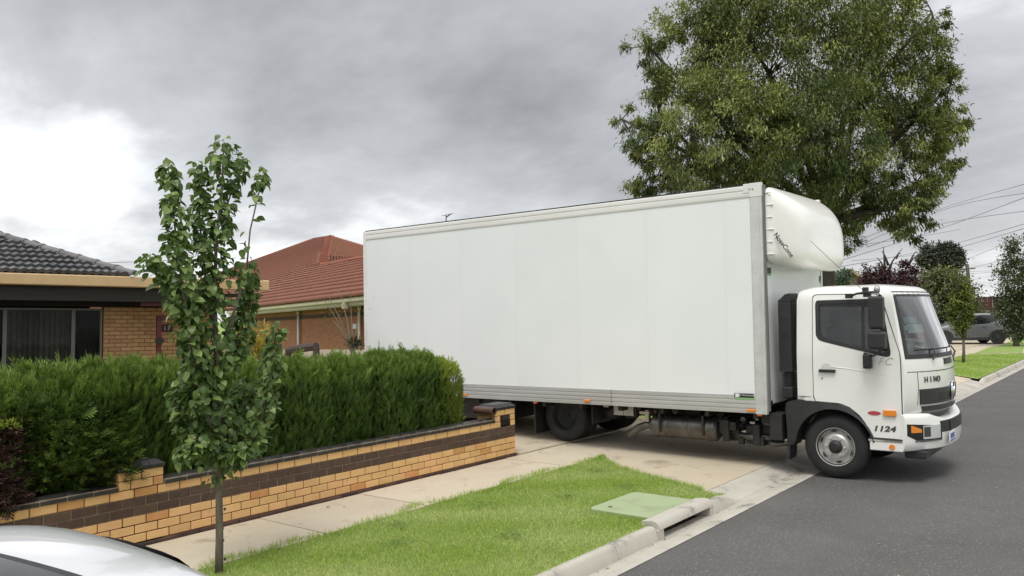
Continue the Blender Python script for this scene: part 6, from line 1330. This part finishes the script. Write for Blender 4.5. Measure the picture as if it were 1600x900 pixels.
far_tree('round_tree', 'broad rounded grey-green tree behind the street trees', (1468, 535), [(1470, 455, 40, 34), (1450, 480, 30, 38), (1490, 475, 32, 42), (1470, 495, 48, 34), (1440, 465, 14, 22)], 60, 800, 34, .20, .55, og, .2, 14, spread=.5, limbs=8)
far_tree('pine_tree', 'dark wide-topped pine rising behind the rounded tree', (1470, 530), [(1458, 396, 18, 15), (1483, 396, 18, 13), (1470, 408, 32, 11), (1497, 410, 9, 10), (1445, 405, 8, 8)], 85, 420, 34, .27, .45, dk_, .3, 15, trunk_px=(1470, 425), bmat=barkd, spread=.5, limbs=7)
r_ = random.Random(8); dp = (on(0, 38, 1385, 440)-CAM)@FWD; fk = []
for a, b in (((1383, 430), (1410, 388)), ((1383, 425), (1380, 385)), ((1390, 420), (1400, 402)), ((1384, 425), (1370, 402)), ((1388, 415), (1378, 392)), ((1415, 420), (1438, 396)), ((1420, 415), (1432, 392)), ((1400, 404), (1408, 396))):
    p0, p1 = at_depth(*a, dp), at_depth(*b, dp); fk.append(([tuple(p0), tuple((p0+p1)/2+np.array([0, 0, .1])), tuple(p1)], [.06, .035, .012]))
far_tree('plum_tree', 'dark purple plum tree with bare upper branches above the cab', (1385, 520), [(1365, 436, 24, 14), (1395, 438, 26, 14), (1418, 425, 14, 16), (1385, 460, 50, 22), (1357, 425, 10, 12), (1380, 425, 10, 10)], 38, 320, 30, .13, .5, pur, .10, 16, trunk_px=(1385, 450), spread=.55, forks=fk, bmat=barkd)
far_tree('dark_shrub', 'dense dark shrub beside the grey parked car', (1455, 535), [(1462, 505, 26, 26), (1440, 510, 22, 26), (1484, 500, 14, 20)], 58, 320, 30, .2, .5, leaf_mat('dark_shrub_leaf', (0.012, 0.016, 0.007), (0.035, 0.045, 0.018), trans=.1), .12, 17, spread=.5)
far_tree('small_bush', 'small bush in front of the pink brick house', (1527, 520), [(1526, 490, 10, 18), (1520, 474, 6, 10)], 57, 90, 22, .13, .5, og, .05, 18, spread=.5, limbs=3)
far_tree('green_creeper_tree', 'small pale green tree in front of the gabled house', (1318, 470), [(1314, 440, 12, 16), (1322, 428, 8, 8)], 40, 90, 26, .10, .5, leaf_mat('mint_leaf', (0.06, 0.10, 0.05), (0.16, 0.22, 0.12)), .06, 19, spread=.5, limbs=3)
far_tree('dark_hedge_tree', 'dark leafy tree closing the gap behind the cab', (1350, 520), [(1350, 478, 60, 26), (1410, 480, 50, 28)], 48, 360, 30, .2, .5, og, .12, 21, spread=.5)
# houses far off
def far_house(name, label, c, w_, d__, hw_, hr, rz, wallm, roofm, gable=False):
    h = thing(name, label, 'house', tuple(c), 'far houses', (0, 0, rz)); m = MB()
    if gable:
        m.prism([(-w_/2, 0), (w_/2, 0), (w_/2, hw_), (0, hw_+hr), (-w_/2, hw_)], 1, 0, d__); m.build('wall', wallm, h, world=False)
        for s_ in (-1, 1):
            m = MB(); m.add([(s_*(w_/2+.3), -.35, hw_-.3*hr/(w_/2)+.03), (0, -.35, hw_+hr+.03), (0, d__, hw_+hr+.03), (s_*(w_/2+.3), d__, hw_-.3*hr/(w_/2)+.03)], [(0, 1, 2, 3)]); m.build('roof', roofm, h, world=False)
            m = MB(); m.tube([(s_*(w_/2+.3), -.37, hw_-.3*hr/(w_/2)-.06), (0, -.37, hw_+hr-.06)], .10, 4); m.build('barge_board', M('cream_board', (.55, .48, .34), .6), h, world=False)
    else:
        m.box(-w_/2, w_/2, 0, d__, 0, hw_); m.build('wall', wallm, h, world=False); o_ = .45; e_ = [(-w_/2-o_, -o_), (w_/2+o_, -o_), (w_/2+o_, d__+o_), (-w_/2-o_, d__+o_)]; k = d__/2+o_
        m = MB(); m.add([(x, y, hw_+.02) for x, y in e_]+[(-w_/2-o_+k, d__/2, hw_+hr), (w_/2+o_-k, d__/2, hw_+hr)], [(0, 1, 5, 4), (1, 2, 5), (2, 3, 4, 5), (3, 0, 4), (3, 2, 1, 0)]); m.build('roof', roofm, h, world=False)
        m = MB()
        for (xa, ya), (xb, yb_) in zip(e_, e_[1:]+e_[:1]): m.tube([(xa, ya, hw_-.03), (xb, yb_, hw_-.03)], .09, 4)
        m.build('gutter', M('white_gutter', (.62, .60, .56), .5), h, world=False)
        m = MB(); m.box(-.9, .9, -.04, .06, .9, 2.1); m.build('window', M('far_glass', (.03, .035, .04), .1), h, world=False)
    return h
q = on(0, 48, 1330, 421); far_house('gabled_house', 'cream gabled house with green roof peeping over the cab', (q[0], q[1], .1), 2.6*1.0, 7, q[2]-1.3, 1.2, -1.1, M('cream_weatherboard', (.50, .42, .27), .8, c2=(.45, .37, .23), scale=4), M('green_roof', (.10, .17, .10), .6, c2=(.13, .2, .12), scale=3), True)
q = on(0, 75, 1516, 462); far_house('pink_brick_house', 'pinkish brick house with brown hip roof beside the pole', (q[0]+2.2, q[1]+3.6, .1), 7, 7, q[2]-.55, 1.2, -math.pi/2-.0, M('pink_brick', (.42, .22, .15), .9, c2=(.36, .18, .12), scale=6), M('brown_tiles', (.13, .08, .06), .9, c2=(.17, .11, .085), scale=5))
q = on(0, 70, 1425, 433); far_house('red_roof_house', 'red tiled house glimpsed behind the plum tree', (q[0], q[1]+6, .1), 16, 8, q[2]-2.2, 2.0, -math.pi/2, M('red_wall', (.3, .14, .09), .9), M('red_tiles_far', (.20, .07, .05), .9, c2=(.26, .11, .08), scale=3))
# fences by the driveway
def fence(name, label, pa, pb, h, mat, board, post):
    f = thing(name, label, 'fence', (pa[0], pa[1], .1)); A, B = np.array([pa[0], pa[1], .1]), np.array([pb[0], pb[1], .1]); L_ = np.linalg.norm(B-A); d = (B-A)/L_; s_ = np.array([-d[1], d[0], 0]); n = int(L_/board)
    for i in range(n):
        a = A+d*(i*board+.006)+s_*(.012 if i % 2 else 0); b = A+d*((i+1)*board-.006)+s_*(.012 if i % 2 else 0); z = h+rnd.uniform(-.015, .015); m = MB()
        m.add([tuple(p+s_*t+np.array([0, 0, zz])) for p in (a, b) for t in (0, .018) for zz in (0, z)], [(0, 1, 3, 2), (4, 6, 7, 5), (0, 4, 5, 1), (2, 3, 7, 6), (1, 5, 7, 3)]); m.build('board', mat, f)
    m = MB(); m.tube([tuple(A+np.array([0, 0, h+.03])), tuple(B+np.array([0, 0, h+.03]))], .035, 4); m.build('rail', mat, f); return f
fm1 = M('maroon_steel', (.085, .024, .026), .55, c2=(.07, .02, .022), scale=4, objrand=.08); fm2 = M('grey_paling', (.26, .245, .22), .9, c2=(.2, .19, .17), scale=5, objrand=.15)
a_ = on(0, 70, 1534, 500); b_2 = on(0, 70, 1575, 500); fence('steel_fence', 'dark maroon steel fence panel behind the grey parked car', (70, a_[1]+.3), (70, b_2[1]-2), a_[2]+ (500-474)*.06, fm1, .35, 2.4)
a_ = on(0, 63, 1528, 494); b_2 = on(0, 63, 1590, 494); fence('paling_fence', 'weathered grey paling fence low behind the grey parked car', (63, a_[1]+.2), (63, b_2[1]-2), on(0, 63, 1545, 487)[2]-.1, fm2, .15, 2.4)
a_ = on(0, 62, 1440, 510); fence('dark_fence', 'dark timber fence in the shade left of the grey parked car', (62, a_[1]+4), (62, on(0, 62, 1500, 510)[1]), 1.9, M('dark_paling', (.03, .027, .024), .9, c2=(.02, .018, .016), scale=5, objrand=.2), .15, 2.4)
# power pole and lines
pb_ = on(0, 62, 1521, 520); pole = thing('power_pole', 'slim timber power pole standing behind the round tree', 'pole', (pb_[0], pb_[1], .05)); dpo = (pb_-CAM)@FWD
m = MB(); m.tube([(pb_[0], pb_[1], 0), tuple(at_depth(1511, 413, dpo))], [.17, .11], 10); m.build('shaft', M('pole_timber', (.17, .155, .135), .95, c2=(.12, .11, .095), scale=4, stretch=(3, 3, .4)), pole)
m = MB(); c_ = at_depth(1511.5, 420, dpo); m.tube([tuple(c_-np.array([.2, .5, 0])), tuple(c_+np.array([.2, .5, 0]))], .04, 4); m.build('cross_arm', MATS['pole_timber'], pole)
wm = M('power_wire', (.05, .05, .055), .6)
WIRES = [((1350, 372, 30), (1480, 323, 50), (1600, 288, 30)), ((1350, 380, 30), (1480, 326, 45), (1600, 302, 30)), ((1350, 396, 28), (1470, 357, 40), (1600, 309, 26)), ((1400, 370, 30), (1480, 348, 40), (1600, 330, 30)), ((1340, 412, 30), (1470, 386, 45), (1600, 350, 30)), ((1340, 424, 30), (1475, 393, 45), (1600, 357, 30)), ((1500, 409, 60), (1560, 385, 45), (1600, 365, 35)), ((1511, 420, 60), (1560, 408, 50), (1600, 396, 40)), ((1515, 424, 60), (1560, 423, 60), (1600, 421, 60)), ((1350, 382, 35), (1420, 372, 40), (1480, 362, 45)), ((1515, 428, 60), (1560, 425, 60), (1600, 424, 60)), ((1360, 405, 40), (1440, 398, 45), (1500, 392, 50))]
lw_ = ['topmost power wire at the upper right edge', 'second power wire from the top right', 'steeply rising power wire right of the large tree', 'fourth power wire from the top right', 'long power wire passing above the plum tree', 'power wire just below the long one above the plum tree', 'dark service wire rising from behind the pine to the right edge', 'wire leaving the power pole towards the upper right', 'nearly level wire right of the power pole', 'wire hidden partly by the large tree crown', 'lowest level wire right of the power pole', 'faint wire above the pine tree']
for (a, b, c), lb_ in zip(WIRES, lw_):
    p = [at_depth(*q) for q in (a, b, c)]; pts = []
    for t in np.linspace(-.15, 1.2, 16): pts.append(tuple(p[0]*(1-t)*(1-2*t)+p[1]*4*t*(1-t)+p[2]*t*(2*t-1)))
    m = MB(); m.tube(pts, .009, 4); o = m.build('power_wire', wm); tag(o, lb_, 'wire', 'overhead power wires')
p0, p1 = at_depth(168, 410.5, 45), at_depth(235, 408, 45); m = MB(); m.tube([tuple(p0+(p0-p1)*.0), tuple(p1+(p1-p0)*2)], .014, 4); o = m.build('power_wire', wm); tag(o, 'thin wire above the porch left of the street tree', 'wire', 'overhead power wires')
